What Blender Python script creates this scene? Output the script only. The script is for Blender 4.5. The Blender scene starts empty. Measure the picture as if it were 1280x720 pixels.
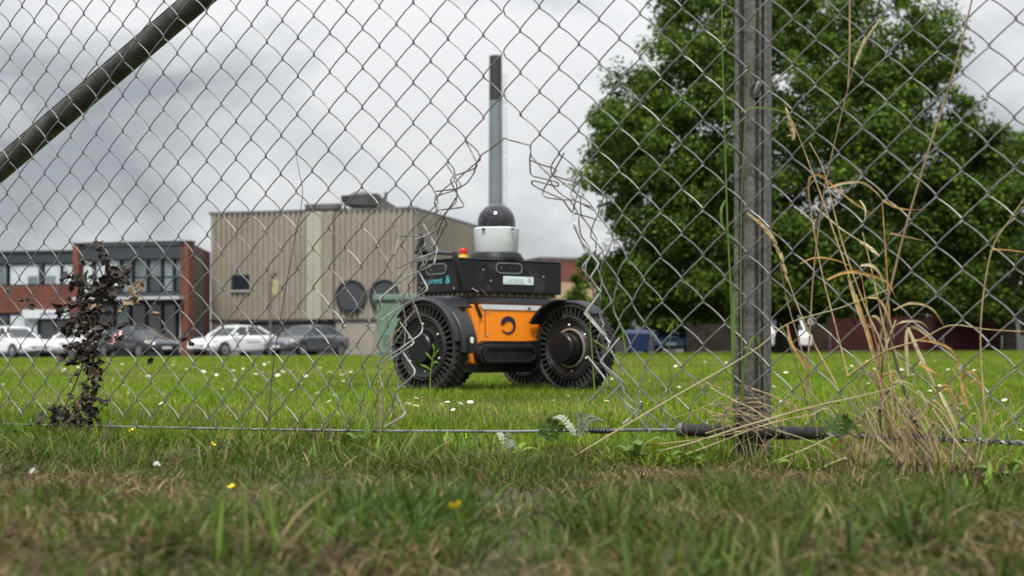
import bpy, math, random
import numpy as np
from mathutils import Vector, Matrix

random.seed(7)
rng = np.random.default_rng(7)
R = math.radians
scene = bpy.context.scene
COL = scene.collection

# ------------------------------------------------------------------ camera
F = 1778.0            # focal length in pixels of a 1280 wide frame (50 mm lens)
CAMZ = 0.18
HOR = 438.0           # image row of the horizon
cam_data = bpy.data.cameras.new("camera")
cam = bpy.data.objects.new("camera", cam_data)
COL.objects.link(cam)
cam.location = (0, 0, CAMZ)
cam.rotation_euler = (R(90), 0, 0)
cam_data.lens = 50.0
cam_data.sensor_width = 36.0
cam_data.shift_y = (HOR - 360.0) / 1280.0
cam_data.clip_start = 0.02
cam_data.clip_end = 2000
cam_data.dof.use_dof = True
cam_data.dof.focus_distance = 2.95
cam_data.dof.aperture_fstop = 7.6
scene.camera = cam

# ------------------------------------------------------------------ light
SUN_EL, SUN_AZ = 56.0, -172.0          # azimuth measured from +Y towards +X
world = bpy.data.worlds.new("World")
scene.world = world
world.use_nodes = True
wn, wl = world.node_tree.nodes, world.node_tree.links
wn.clear()
w_out = wn.new("ShaderNodeOutputWorld")
sky = wn.new("ShaderNodeTexSky")
sky.sky_type = 'NISHITA'
sky.sun_disc = False
sky.sun_elevation = R(SUN_EL)
sky.sun_rotation = R(SUN_AZ % 360)
bg_sky = wn.new("ShaderNodeBackground")
bg_sky.inputs[1].default_value = 0.1
wl.new(sky.outputs[0], bg_sky.inputs[0])
tc = wn.new("ShaderNodeTexCoord")
mp = wn.new("ShaderNodeMapping")
mp.inputs['Scale'].default_value = (3.6, 3.6, 8.0)
mp.inputs['Location'].default_value = (0.4, 0.0, 0.35)
wl.new(tc.outputs['Generated'], mp.inputs[0])
nz = wn.new("ShaderNodeTexNoise")
nz.inputs['Scale'].default_value = 1.25
nz.inputs['Detail'].default_value = 4.5
nz.inputs['Roughness'].default_value = 0.5
nz.inputs['Distortion'].default_value = 0.35
wl.new(mp.outputs[0], nz.inputs['Vector'])
cr = wn.new("ShaderNodeValToRGB")
cr.color_ramp.elements[0].position = 0.39
cr.color_ramp.elements[0].color = (0.30, 0.315, 0.34, 1)
cr.color_ramp.elements[1].position = 0.60
cr.color_ramp.elements[1].color = (0.67, 0.675, 0.68, 1)
wl.new(nz.outputs['Fac'], cr.inputs[0])
sep = wn.new("ShaderNodeSeparateXYZ")
wl.new(tc.outputs['Generated'], sep.inputs[0])
gr = wn.new("ShaderNodeMapRange")      # an overcast sky is brighter overhead than at the horizon
gr.inputs['From Min'].default_value = 0.15
gr.inputs['From Max'].default_value = 1.0
gr.inputs['To Min'].default_value = 1.0
gr.inputs['To Max'].default_value = 2.6
wl.new(sep.outputs['Z'], gr.inputs['Value'])
bg_cl = wn.new("ShaderNodeBackground")
wl.new(cr.outputs[0], bg_cl.inputs[0])
wl.new(gr.outputs[0], bg_cl.inputs[1])
mixw = wn.new("ShaderNodeMixShader")
mixw.inputs[0].default_value = 0.93
wl.new(bg_sky.outputs[0], mixw.inputs[1])
wl.new(bg_cl.outputs[0], mixw.inputs[2])
wl.new(mixw.outputs[0], w_out.inputs[0])

sun_data = bpy.data.lights.new("sun", 'SUN')
sun_data.energy = 3.2
sun_data.angle = R(14)
sun_data.color = (1.0, 0.96, 0.88)
sun = bpy.data.objects.new("sun", sun_data)
COL.objects.link(sun)
_sd = Vector((math.sin(R(SUN_AZ)) * math.cos(R(SUN_EL)), math.cos(R(SUN_AZ)) * math.cos(R(SUN_EL)), math.sin(R(SUN_EL))))
sun.rotation_euler = _sd.to_track_quat('Z', 'Y').to_euler()
sun.location = (-10, 10, 30)

scene.view_settings.view_transform = 'Standard'
scene.view_settings.look = 'None'
scene.view_settings.exposure = 0.3
scene.view_settings.gamma = 1.0
scene.render.engine = 'CYCLES'
scene.cycles.use_denoising = True
scene.cycles.max_bounces = 6
scene.cycles.transparent_max_bounces = 6

# ------------------------------------------------------------------ materials
def mat(name, col, rough=0.6, metal=0.0, noise=None, spec=0.5, coat=0.0, bump=None, transl=0.0, attr=None):
    """noise = (scale, second colour, lo, hi); bump = (scale, strength)."""
    m = bpy.data.materials.new(name)
    m.use_nodes = True
    n, l = m.node_tree.nodes, m.node_tree.links
    b = n['Principled BSDF']
    b.inputs['Base Color'].default_value = (*col, 1)
    b.inputs['Roughness'].default_value = rough
    b.inputs['Metallic'].default_value = metal
    b.inputs['Specular IOR Level'].default_value = spec
    b.inputs['Coat Weight'].default_value = coat
    b.inputs['Coat Roughness'].default_value = 0.08
    src = None
    t = n.new("ShaderNodeTexCoord")
    if attr:
        a = n.new("ShaderNodeAttribute"); a.attribute_name = attr
        src = a.outputs['Color']
    if noise:
        x = n.new("ShaderNodeTexNoise")
        x.inputs['Scale'].default_value = noise[0]
        x.inputs['Detail'].default_value = 6
        x.inputs['Roughness'].default_value = 0.6
        l.new(t.outputs['Object'], x.inputs['Vector'])
        r = n.new("ShaderNodeMapRange")
        r.inputs['From Min'].default_value = noise[2]; r.inputs['From Max'].default_value = noise[3]
        l.new(x.outputs['Fac'], r.inputs['Value'])
        k = n.new("ShaderNodeMix"); k.data_type = 'RGBA'
        l.new(r.outputs[0], k.inputs['Factor'])
        k.inputs['A'].default_value = (*col, 1); k.inputs['B'].default_value = (*noise[1], 1)
        if src: l.new(src, k.inputs['A'])
        src = k.outputs['Result']
    if src: l.new(src, b.inputs['Base Color'])
    if bump:
        x = n.new("ShaderNodeTexNoise")
        x.inputs['Scale'].default_value = bump[0]; x.inputs['Detail'].default_value = 5
        l.new(t.outputs['Object'], x.inputs['Vector'])
        u = n.new("ShaderNodeBump"); u.inputs['Strength'].default_value = bump[1]; u.inputs['Distance'].default_value = 0.01
        l.new(x.outputs['Fac'], u.inputs['Height']); l.new(u.outputs[0], b.inputs['Normal'])
    if transl:
        tr = n.new("ShaderNodeBsdfTranslucent"); tr.inputs[0].default_value = (*col, 1)
        if src: l.new(src, tr.inputs[0])
        mx = n.new("ShaderNodeMixShader"); mx.inputs[0].default_value = transl
        l.new(b.outputs[0], mx.inputs[1]); l.new(tr.outputs[0], mx.inputs[2])
        l.new(mx.outputs[0], n['Material Output'].inputs[0])
    return m

M = {}
M['wire'] = mat("galvanised_wire", (0.205, 0.205, 0.203), 0.48, 0.35, noise=(60, (0.12, 0.118, 0.115), .45, .7))
M['sheenwire'] = mat("wire_painted_sheen", (0.42, 0.42, 0.41), 0.42, 0.4, noise=(60, (0.26, 0.255, 0.25), .45, .7))  # lighter copy of the galvanised wire, silver sheen put into its colour
M['darkwire'] = mat("old_wire", (0.16, 0.16, 0.165), 0.5, 0.4, noise=(80, (0.08, 0.07, 0.06), .45, .7))
M['tension'] = mat("tension_wire", (0.26, 0.27, 0.28), 0.4, 0.5, noise=(30, (0.10, 0.10, 0.10), .45, .62))
M['post'] = mat("weathered_post_steel", (0.13, 0.125, 0.115), 0.55, 0.25, noise=(26, (0.09, 0.085, 0.075), .45, .68), bump=(120, .3))
M['brace'] = mat("dark_brace_steel", (0.11, 0.11, 0.105), 0.42, 0.45, noise=(22, (0.05, 0.05, 0.046), .4, .65), bump=(70, .2))
M['sleeve'] = mat("black_sleeve", (0.014, 0.014, 0.015), 0.6, 0.0, noise=(60, (0.05, 0.048, 0.045), .52, .7))
M['bolt'] = mat("bolt_steel", (0.7, 0.7, 0.7), 0.25, 0.9)
M['grass'] = mat("grass_blades", (0.08, 0.15, 0.02), 0.55, spec=0.3, transl=0.4, attr="tint")
M['leaf'] = mat("tree_leaves", (0.06, 0.11, 0.02), 0.6, spec=0.15, transl=0.32, attr="tint")
M['bark'] = mat("bark", (0.09, 0.07, 0.05), 0.9, noise=(6, (0.04, 0.032, 0.025), .4, .6), bump=(12, .6))
M['orange'] = mat("orange_paint", (0.95, 0.27, 0.010), 0.42, coat=0.1, noise=(11, (0.80, 0.24, 0.03), .58, .8))
M['white'] = mat("white_plastic", (0.60, 0.63, 0.65), 0.42, noise=(9, (0.48, 0.50, 0.51), .52, .8))
M['black'] = mat("black_shell", (0.011, 0.0115, 0.013), 0.5, spec=.3, noise=(14, (0.040, 0.037, 0.032), .52, .78))
M['satin'] = mat("satin_black", (0.010, 0.0105, 0.012), 0.35, spec=.35)
M['deck'] = mat("deck_grey", (0.055, 0.06, 0.07), 0.35, 0.3)
M['rubber'] = mat("tyre_rubber", (0.019, 0.019, 0.019), 0.75, noise=(22, (0.075, 0.066, 0.05), .52, .74), bump=(90, .2))
M['rim'] = mat("rim_dark", (0.022, 0.022, 0.024), 0.42, 0.2, noise=(20, (0.04, 0.039, 0.037), .5, .75))
M['fender'] = mat("fender_plastic", (0.018, 0.019, 0.022), 0.42, spec=.4)
M['steel'] = mat("bright_steel", (0.7, 0.68, 0.6), 0.3, 0.8)
M['dome'] = mat("smoked_dome", (0.006, 0.006, 0.008), 0.0, spec=.5); M['dome'].node_tree.nodes['Principled BSDF'].inputs['IOR'].default_value = 1.7
M['cyan'] = mat("cyan_print", (0.10, 0.50, 0.60), 0.5)
M['navy'] = mat("navy_print", (0.02, 0.015, 0.05), 0.45)
M['sticker'] = mat("sticker_white", (0.68, 0.76, 0.76), 0.4)
M['stickerink'] = mat("sticker_ink", (0.20, 0.36, 0.42), 0.5)
M['red'] = mat("red_knob", (0.65, 0.03, 0.02), 0.35)
M['yellow'] = mat("yellow_plate", (0.75, 0.52, 0.04), 0.45)
M['lens'] = mat("lamp_lens", (0.75, 0.75, 0.68), 0.1)
M['brass'] = mat("brass_standoffs", (0.22, 0.21, 0.15), 0.5, 0.2)
M['brick'] = mat("brick_red", (0.165, 0.056, 0.036), 0.85, noise=(1.2, (0.125, 0.043, 0.03), .4, .6))
M['slate'] = mat("slate_cladding", (0.035, 0.043, 0.052), 0.5)
M['darkframe'] = mat("dark_frames", (0.018, 0.022, 0.027), 0.4)
M['glass'] = mat("window_glass", (0.02, 0.025, 0.03), 0.06, spec=0.9)
M['blind'] = mat("window_with_blind", (0.50, 0.55, 0.58), 0.12, spec=0.8, noise=(1.5, (0.40, 0.46, 0.50), .45, .6))
M['greyglass'] = mat("window_grey_blind", (0.16, 0.20, 0.21), 0.1, spec=0.8, noise=(1.2, (0.08, 0.10, 0.11), .4, .6))
M['clad'] = mat("tan_cladding", (0.27, 0.242, 0.198), 0.7, noise=(0.35, (0.215, 0.19, 0.155), .4, .66))
M['cladpale'] = mat("pale_band_cladding", (0.36, 0.355, 0.27), 0.7, noise=(0.4, (0.31, 0.30, 0.23), .4, .65))
M['concrete'] = mat("pale_plinth", (0.30, 0.27, 0.235), 0.85, noise=(0.6, (0.22, 0.20, 0.17), .4, .65))
M['darkplinth'] = mat("dark_plinth", (0.045, 0.045, 0.048), 0.7, noise=(0.8, (0.09, 0.085, 0.08), .5, .7))
M['plantgrey'] = mat("roof_plant_grey", (0.13, 0.125, 0.125), 0.6, noise=(1.0, (0.07, 0.07, 0.07), .4, .6))
M['chimtop'] = mat("chimney_dark", (0.03, 0.028, 0.028), 0.7)
M['chim'] = mat("chimney_grey", (0.19, 0.225, 0.235), 0.5, 0.2, noise=(0.5, (0.15, 0.18, 0.19), .4, .6))
M['green'] = mat("kiosk_green", (0.135, 0.215, 0.165), 0.6, noise=(1.3, (0.10, 0.165, 0.13), .45, .7))
M['carwhite'] = mat("car_white", (0.78, 0.79, 0.80), 0.25, coat=0.8)
M['cardark'] = mat("car_charcoal", (0.03, 0.032, 0.04), 0.25, 0.3, coat=0.8)
M['carsilver'] = mat("car_grey", (0.13, 0.14, 0.155), 0.25, 0.4, coat=0.8)
M['carblue'] = mat("car_blue", (0.012, 0.075, 0.20), 0.25, coat=0.8)
M['tyre'] = mat("car_tyre", (0.02, 0.02, 0.02), 0.8)
M['alloy'] = mat("alloy", (0.4, 0.4, 0.42), 0.3, 0.7)
M['asphalt'] = mat("asphalt", (0.05, 0.05, 0.05), 0.9, noise=(2, (0.07, 0.07, 0.07), .4, .6))
M['soil'] = mat("lawn_soil", (0.055, 0.075, 0.018), 0.95, noise=(6, (0.035, 0.05, 0.012), .4, .6))
M['bank'] = mat("thatch_soil", (0.075, 0.06, 0.03), 0.95, noise=(18, (0.04, 0.045, 0.015), .4, .6))
M['straw'] = mat("dry_straw", (0.50, 0.39, 0.19), 0.65, noise=(70, (0.32, 0.23, 0.11), .42, .6), transl=0.15)
M['strawpale'] = mat("pale_stalk", (0.52, 0.46, 0.28), 0.6, noise=(30, (0.42, 0.36, 0.19), .4, .66), transl=0.1)
M['strawdark'] = mat("brown_stalk", (0.30, 0.215, 0.135), 0.65, noise=(40, (0.2, 0.14, 0.085), .4, .66))
M['orangeleaf'] = mat("ochre_leaf", (0.55, 0.33, 0.10), 0.6, noise=(70, (0.36, 0.20, 0.075), .42, .6), transl=0.25)
M['greenstalk'] = mat("green_stalk", (0.10, 0.19, 0.03), 0.5, noise=(20, (0.15, 0.22, 0.04), .4, .66), transl=0.25)
M['witherleaf'] = mat("withered_leaf", (0.04, 0.032, 0.027), 0.75, noise=(35, (0.15, 0.12, 0.095), .5, .72), transl=0.1)
M['witherpale'] = mat("withered_pale_leaf", (0.27, 0.19, 0.12), 0.7, noise=(35, (0.16, 0.10, 0.06), .45, .65), transl=0.1)
M['pinkleaf'] = mat("pink_scrap", (0.55, 0.36, 0.36), 0.6)
M['twig'] = mat("dark_twig", (0.05, 0.038, 0.03), 0.8, noise=(50, (0.10, 0.08, 0.06), .45, .65))
M['silverleaf'] = mat("silver_leaf", (0.32, 0.37, 0.27), 0.6, transl=0.15)
M['fern'] = mat("weed_leaf", (0.06, 0.11, 0.022), 0.8, transl=0.25)
M['dockleaf'] = mat("lime_leaf", (0.22, 0.36, 0.04), 0.5, transl=0.35)
M['petal'] = mat("white_petal", (0.80, 0.80, 0.77), 0.6)
M['yellowpetal'] = mat("yellow_petal", (0.85, 0.62, 0.02), 0.5)
M['bluebin'] = mat("blue_bin", (0.010, 0.025, 0.085), 0.45)
M['maroon'] = mat("maroon_panels", (0.052, 0.011, 0.012), 0.75, spec=.2, noise=(1, (0.035, 0.009, 0.009), .4, .6))
M['timber'] = mat("brown_timber", (0.032, 0.024, 0.018), 0.85, spec=.2, noise=(2, (0.02, 0.015, 0.011), .4, .6))
M['greyclad'] = mat("grey_wall", (0.16, 0.17, 0.18), 0.7)
M['tanwall'] = mat("tan_wall", (0.40, 0.29, 0.17), 0.8)
M['canopy'] = mat("canopy_white", (0.45, 0.47, 0.48), 0.5)
M['signblue'] = mat("sign_blue", (0.14, 0.17, 0.40), 0.5)
M['lampglass'] = mat("lamp_yellow", (0.34, 0.30, 0.15), 0.5)

# ------------------------------------------------------------------ mesh helpers
class MB:
    def __init__(s): s.v, s.f = [], []
    def add(s, vs, fs):
        o = len(s.v); s.v += [tuple(v) for v in vs]; s.f += [tuple(i + o for i in f) for f in fs]; return s
    def box(s, x0, x1, y0, y1, z0, z1):
        return s.add([(x0,y0,z0),(x1,y0,z0),(x1,y1,z0),(x0,y1,z0),(x0,y0,z1),(x1,y0,z1),(x1,y1,z1),(x0,y1,z1)],
                     [(0,3,2,1),(4,5,6,7),(0,1,5,4),(1,2,6,5),(2,3,7,6),(3,0,4,7)])
    def hexa(s, p):            # eight corners: four below, four above
        return s.add(p, [(0,3,2,1),(4,5,6,7),(0,1,5,4),(1,2,6,5),(2,3,7,6),(3,0,4,7)])
    def tube(s, pts, r, n=6, cap=True):
        pts = [Vector(p) for p in pts]; m = len(pts)
        rs = r if isinstance(r, (list, tuple)) else [r] * m
        vs, fs = [], []
        prev = None
        for i, p in enumerate(pts):
            t = (pts[min(i + 1, m - 1)] - pts[max(i - 1, 0)])
            if t.length < 1e-9: t = Vector((0, 0, 1))
            t.normalize()
            if prev is None:
                a = t.orthogonal().normalized()
            else:
                a = (prev - t * prev.dot(t))
                a = a.normalized() if a.length > 1e-6 else t.orthogonal().normalized()
            prev = a; b = t.cross(a)
            for k in range(n):
                w = 2 * math.pi * k / n
                vs.append(p + (a * math.cos(w) + b * math.sin(w)) * rs[i])
        for i in range(m - 1):
            for k in range(n):
                k2 = (k + 1) % n
                fs.append((i*n + k, i*n + k2, (i+1)*n + k2, (i+1)*n + k))
        if cap:
            fs.append(tuple(range(n))[::-1]); fs.append(tuple(range((m-1)*n, m*n)))
        return s.add(vs, fs)
    def lathe(s, prof, n=32, mx=None, a0=0.0, a1=2*math.pi, caps=False):
        """prof = [(radius, height)] round local z."""
        full = abs((a1 - a0) - 2*math.pi) < 1e-6
        k = n if full else n + 1
        vs, fs = [], []
        for j in range(k):
            w = a0 + (a1 - a0) * j / n
            for (r, h) in prof:
                v = Vector((r*math.cos(w), r*math.sin(w), h)); vs.append(mx @ v if mx else v)
        m = len(prof)
        for j in range(n):
            j2 = (j + 1) % k
            for i in range(m - 1):
                fs.append((j*m+i, j2*m+i, j2*m+i+1, j*m+i+1))
        return s.add(vs, fs)
    def prism(s, poly, mx, h0, h1):
        n = len(poly)
        vs = [mx @ Vector((x, y, h0)) for x, y in poly] + [mx @ Vector((x, y, h1)) for x, y in poly]
        fs = [tuple(range(n))[::-1], tuple(range(n, 2*n))] + [(i, (i+1) % n, n + (i+1) % n, n + i) for i in range(n)]
        return s.add(vs, fs)
    def ribbon(s, pts, ws, side):
        """flat strip with a slight fold along the middle."""
        pts = [Vector(p) for p in pts]; vs, fs = [], []
        m = len(pts)
        for i, p in enumerate(pts):
            t = (pts[min(i+1, m-1)] - pts[max(i-1, 0)]).normalized()
            sd = Vector(side); sd = (sd - t * sd.dot(t))
            sd = sd.normalized() if sd.length > 1e-6 else t.orthogonal().normalized()
            nn = t.cross(sd)
            w = ws[i]
            vs += [p - sd*w + nn*w*.4, p, p + sd*w + nn*w*.4]
        for i in range(m-1):
            fs += [(3*i, 3*i+1, 3*i+4, 3*i+3), (3*i+1, 3*i+2, 3*i+5, 3*i+4)]
        return s.add(vs, fs)
    def build(s, name, m, parent=None, smooth=None, T=None, mesh_only=False):
        me = bpy.data.meshes.new(name)
        vs = [T @ Vector(v) for v in s.v] if T is not None else s.v
        me.from_pydata([tuple(v) for v in vs], [], s.f); me.update()
        me.materials.append(M[m] if isinstance(m, str) else m)
        if smooth is not None:
            me.polygons.foreach_set("use_smooth", [True] * len(me.polygons))
            me.set_sharp_from_angle(angle=R(smooth))
        if mesh_only: return me
        o = bpy.data.objects.new(name, me); COL.objects.link(o)
        if parent: o.parent = parent
        return o

def bevelled(o, w, seg=2):
    b = o.modifiers.new("bevel", 'BEVEL'); b.width = w; b.segments = seg; b.limit_method = 'ANGLE'; b.angle_limit = R(35)
    return o

def tag(o, label=None, cat=None, group=None, kind=None):
    if label: o['label'] = label
    if cat: o['category'] = cat
    if group: o['group'] = group
    if kind: o['kind'] = kind
    return o

def empty(name, loc=(0, 0, 0), rz=0.0):
    o = bpy.data.objects.new(name, None); COL.objects.link(o)
    o.location = loc; o.rotation_euler = (0, 0, rz); o.empty_display_size = 0.2
    return o

def link_mesh(name, me, parent=None, loc=None, rot=None, sc=None):
    o = bpy.data.objects.new(name, me); COL.objects.link(o)
    if parent: o.parent = parent
    if loc is not None: o.location = loc
    if rot is not None: o.rotation_euler = rot
    if sc is not None: o.scale = (sc, sc, sc)
    return o

def sstep(a, b, x):
    t = min(1.0, max(0.0, (x - a) / (b - a))); return t*t*(3 - 2*t)

def gz(x, y):                      # the lawn tilts gently: lower on the left, higher on the right
    return 0.0076 * x * sstep(7, 26, y)

def at(px, py, y):                 # a point of the place from its bearing and its distance
    return Vector(((px - 640) / F * y, y, CAMZ + (HOR - py) / F * y))

# ------------------------------------------------------------------ ground
def build_ground():
    xs = np.linspace(-170, 170, 86); ys = np.concatenate([np.linspace(-6, 2.2, 12), np.linspace(2.7, 30, 30), np.linspace(33, 400, 60)])
    b = MB(); n = len(xs)
    b.v = [(x, y, gz(x, y)) for y in ys for x in xs]
    b.f = [(j*n+i, j*n+i+1, (j+1)*n+i+1, (j+1)*n+i) for j in range(len(ys)-1) for i in range(n-1)]
    o = b.build("ground", 'soil'); tag(o, kind='structure')
    me = o.data; me.materials.append(M['bank'])
    for p in me.polygons:
        if p.center.y < 2.3: p.material_index = 1
build_ground()

# car park strip in front of the offices and a service road on the right
def road(name, x0, x1, y0, y1):
    b = MB(); nx = 24
    xs = np.linspace(x0, x1, nx)
    b.v = [(x, y, gz(x, y) + 0.02) for y in (y0, y1) for x in xs]
    b.f = [(i, i+1, nx+i+1, nx+i) for i in range(nx-1)]
    tag(b.build(name, 'asphalt'), kind='structure')
road("car_park", -60, 4, 60, 110)
road("service_road", 4.5, 60, 52, 66)

# ------------------------------------------------------------------ grass
def vnoise(x, y, s, seed=0):
    """smooth value noise on arrays"""
    x = np.asarray(x) / s; y = np.asarray(y) / s
    xi, yi = np.floor(x).astype(np.int64), np.floor(y).astype(np.int64)
    fx, fy = x - xi, y - yi
    fx = fx*fx*(3-2*fx); fy = fy*fy*(3-2*fy)
    def h(a, b):
        v = np.sin(a*127.1 + b*311.7 + seed*74.7) * 43758.5453
        return v - np.floor(v)
    return (h(xi, yi)*(1-fx) + h(xi+1, yi)*fx)*(1-fy) + (h(xi, yi+1)*(1-fx) + h(xi+1, yi+1)*fx)*fy

def blades(name, x, y, z, h, w, lean, col, segs, label=None, az=None):
    """one mesh of grass blades: x,y,z,h,w,lean are arrays, col is (n,3)."""
    n = len(x)
    face = rng.uniform(0, 2*np.pi, n); 
    if az is None: az = rng.uniform(0, 2*np.pi, n)
    sx, sy = np.cos(face), np.sin(face)
    lx, ly = np.cos(az)*lean, np.sin(az)*lean
    rows = segs + 1
    V = np.zeros((n, 2*segs + 1, 3)); C = np.zeros((n, 2*segs + 1, 4)); C[..., 3] = 1
    for i in range(segs):
        t = i / segs
        wd = w * (1 - 0.55*t*t) * .5
        cx = x + lx*h*t**1.7; cy = y + ly*h*t**1.7; cz = z + h*(t - 0.35*lean*t*t)
        V[:, 2*i, 0] = cx - sx*wd; V[:, 2*i, 1] = cy - sy*wd; V[:, 2*i, 2] = cz
        V[:, 2*i+1, 0] = cx + sx*wd; V[:, 2*i+1, 1] = cy + sy*wd; V[:, 2*i+1, 2] = cz
        C[:, 2*i, :3] = col; C[:, 2*i+1, :3] = col
    V[:, -1, 0] = x + lx*h; V[:, -1, 1] = y + ly*h; V[:, -1, 2] = z + h*(1 - 0.35*lean)
    C[:, -1, :3] = col
    k = 2*segs + 1
    base = (np.arange(n)*k)[:, None]
    tris = []
    for i in range(segs - 1):
        a = 2*i
        tris += [(a, a+1, a+3), (a, a+3, a+2)]
    tris.append((2*segs-2, 2*segs-1, 2*segs))
    T = np.array(tris).reshape(-1)
    idx = (base + T[None, :]).reshape(-1)
    me = bpy.data.meshes.new(name)
    nv, nl = n*k, len(idx)
    me.vertices.add(nv); me.vertices.foreach_set("co", V.reshape(-1).astype(np.float32))
    me.loops.add(nl); me.loops.foreach_set("vertex_index", idx.astype(np.int32))
    np_ = nl // 3
    me.polygons.add(np_); me.polygons.foreach_set("loop_start", np.arange(0, nl, 3, dtype=np.int32))
    ca = me.color_attributes.new("tint", 'FLOAT_COLOR', 'POINT'); ca.data.foreach_set("color", C.reshape(-1).astype(np.float32))
    me.update(calc_edges=True); me.validate()
    me.materials.append(M['grass'])
    o = bpy.data.objects.new(name, me); COL.objects.link(o)
    tag(o, label, 'grass' if label else None, kind='stuff')
    return o

def wedge(n, y0, y1, margin, p=1.0):
    """n points in the strip of ground the lens can see, thinning out with distance when p > 1"""
    out_x, out_y = [], []
    u = rng.random(n); y = (y0**(2/p) + u*(y1**(2/p) - y0**(2/p)))**(p/2)
    half = y*0.38 + margin
    return rng.uniform(-1, 1, n)*half, y

FENCE_Z0, TH = 2.37, math.atan(0.000314*F)
CT, ST = math.cos(TH), math.sin(TH)
def fence_y(x): return FENCE_Z0 - x*math.tan(TH)

def mixcol(n, palette, weights):
    idx = rng.choice(len(palette), n, p=np.array(weights)/sum(weights))
    c = np.array(palette)[idx] * rng.uniform(0.75, 1.25, (n, 1))
    return np.clip(c, 0, 1)

LAWN = [(0.14, 0.235, 0.010), (0.195, 0.295, 0.013), (0.25, 0.325, 0.02), (0.085, 0.175, 0.009), (0.30, 0.31, 0.07)]
# lawn, three densities
def lawn():
    n = 150000
    x, y = wedge(n, 1.9, 9.5, 0.35, 1.25)
    keep = y > (fence_y(x) - 0.10 + 0.22*(vnoise(x, y, .12, 3) - .5)); x, y = x[keep], y[keep]; n = len(x)
    patch = vnoise(x, y, .5, 1)*.6 + vnoise(x, y, .17, 2)*.4
    h = (0.018 + 0.034*patch) * rng.uniform(.6, 1.35, n)
    h *= np.where(y < fence_y(x) + .5, 1.15, 1)
    worn = np.clip((vnoise(x, y, .9, 51)*.6 + vnoise(x, y, .25, 52)*.4 - .54)*4, 0, .4)
    c = np.where((rng.random(n) < worn)[:, None], mixcol(n, [(0.29, 0.27, 0.11), (0.22, 0.23, 0.05), (0.20, 0.16, 0.07)], [2, 3, 1]), mixcol(n, LAWN, [4, 4, 2.5, 4, 1])) * (0.62 + 0.72*patch)[:, None]
    h = h*(1 - .35*worn)
    blades("lawn_grass", x, y, np.zeros(n), h, rng.uniform(.0022, .0042, n), rng.uniform(.1, .9, n), c, 2)
    n = 120000
    x, y = wedge(n, 9.5, 26, .6, 1.5)
    patch = vnoise(x, y, 1.3, 1)*.6 + vnoise(x, y, .4, 2)*.4
    z = np.array([gz(a, b) for a, b in zip(x, y)])
    h = (0.022 + 0.038*patch) * rng.uniform(.6, 1.4, n)
    worn = np.clip((vnoise(x, y, 2.2, 51)*.6 + vnoise(x, y, .6, 52)*.4 - .52)*4, 0, .5)
    c = np.where((rng.random(n) < worn)[:, None], mixcol(n, [(0.29, 0.28, 0.10), (0.24, 0.25, 0.05)], [1, 2]), mixcol(n, LAWN, [4, 4, 3, 3, 1.2])) * (0.7 + 0.6*patch)[:, None]
    blades("lawn_grass", x, y, z, h, rng.uniform(.006, .011, n), rng.uniform(.1, .8, n), c, 1)
    n = 120000
    x, y = wedge(n, 26, 60, 1.5, 1.6)
    patch = vnoise(x, y, 3, 1)*.6 + vnoise(x, y, 1, 2)*.4
    z = np.array([gz(a, b) for a, b in zip(x, y)])
    h = (0.025 + 0.05*patch) * rng.uniform(.6, 1.4, n)
    c = mixcol(n, LAWN, [4, 4, 3, 2, 1]) * (0.8 + 0.4*patch)[:, None]
    blades("lawn_grass", x, y, z, h, rng.uniform(.02, .035, n), rng.uniform(.1, .7, n), c, 1)
lawn()

BANKG = [(0.068, 0.105, 0.015), (0.10, 0.138, 0.021), (0.036, 0.06, 0.010), (0.14, 0.145, 0.04), (0.22, 0.18, 0.08)]  # bank greens, darkened so the colour carries the lens vignette
STRAW = [(0.23, 0.175, 0.085), (0.15, 0.105, 0.05), (0.36, 0.285, 0.15), (0.075, 0.05, 0.028)]  # dry thatch browns, also lowered to put vignette darkness into the colour
BROWN = [(-.40, 1.25, .10), (-.47, 1.0, .10), (.22, 1.02, .12), (.42, 1.25, .10), (.05, 1.18, .06), (-.12, 1.1, .08), (.30, 1.9, .12), (.46, 1.85, .10), (-.30, 1.6, .10), (-.5, 1.7, .1), (.12, 1.75, .07)]
def bz(x, y):                       # small humps and hollows of the bank, flat at the fence
    q = np.clip((fence_y(x) - y - .15)/.3, 0, 1)
    return q*(0.034*vnoise(x, y, .26, 31) + .016*vnoise(x, y, .09, 32) - .026)
def dryness(x, y):
    d = .52*vnoise(x, y, .17, 8) + .34*vnoise(x, y, .055, 9)
    for (cx, cy, r) in BROWN: d = d + .42*np.exp(-((x-cx)**2 + (y-cy)**2*.6)/r**2)
    return d
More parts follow.
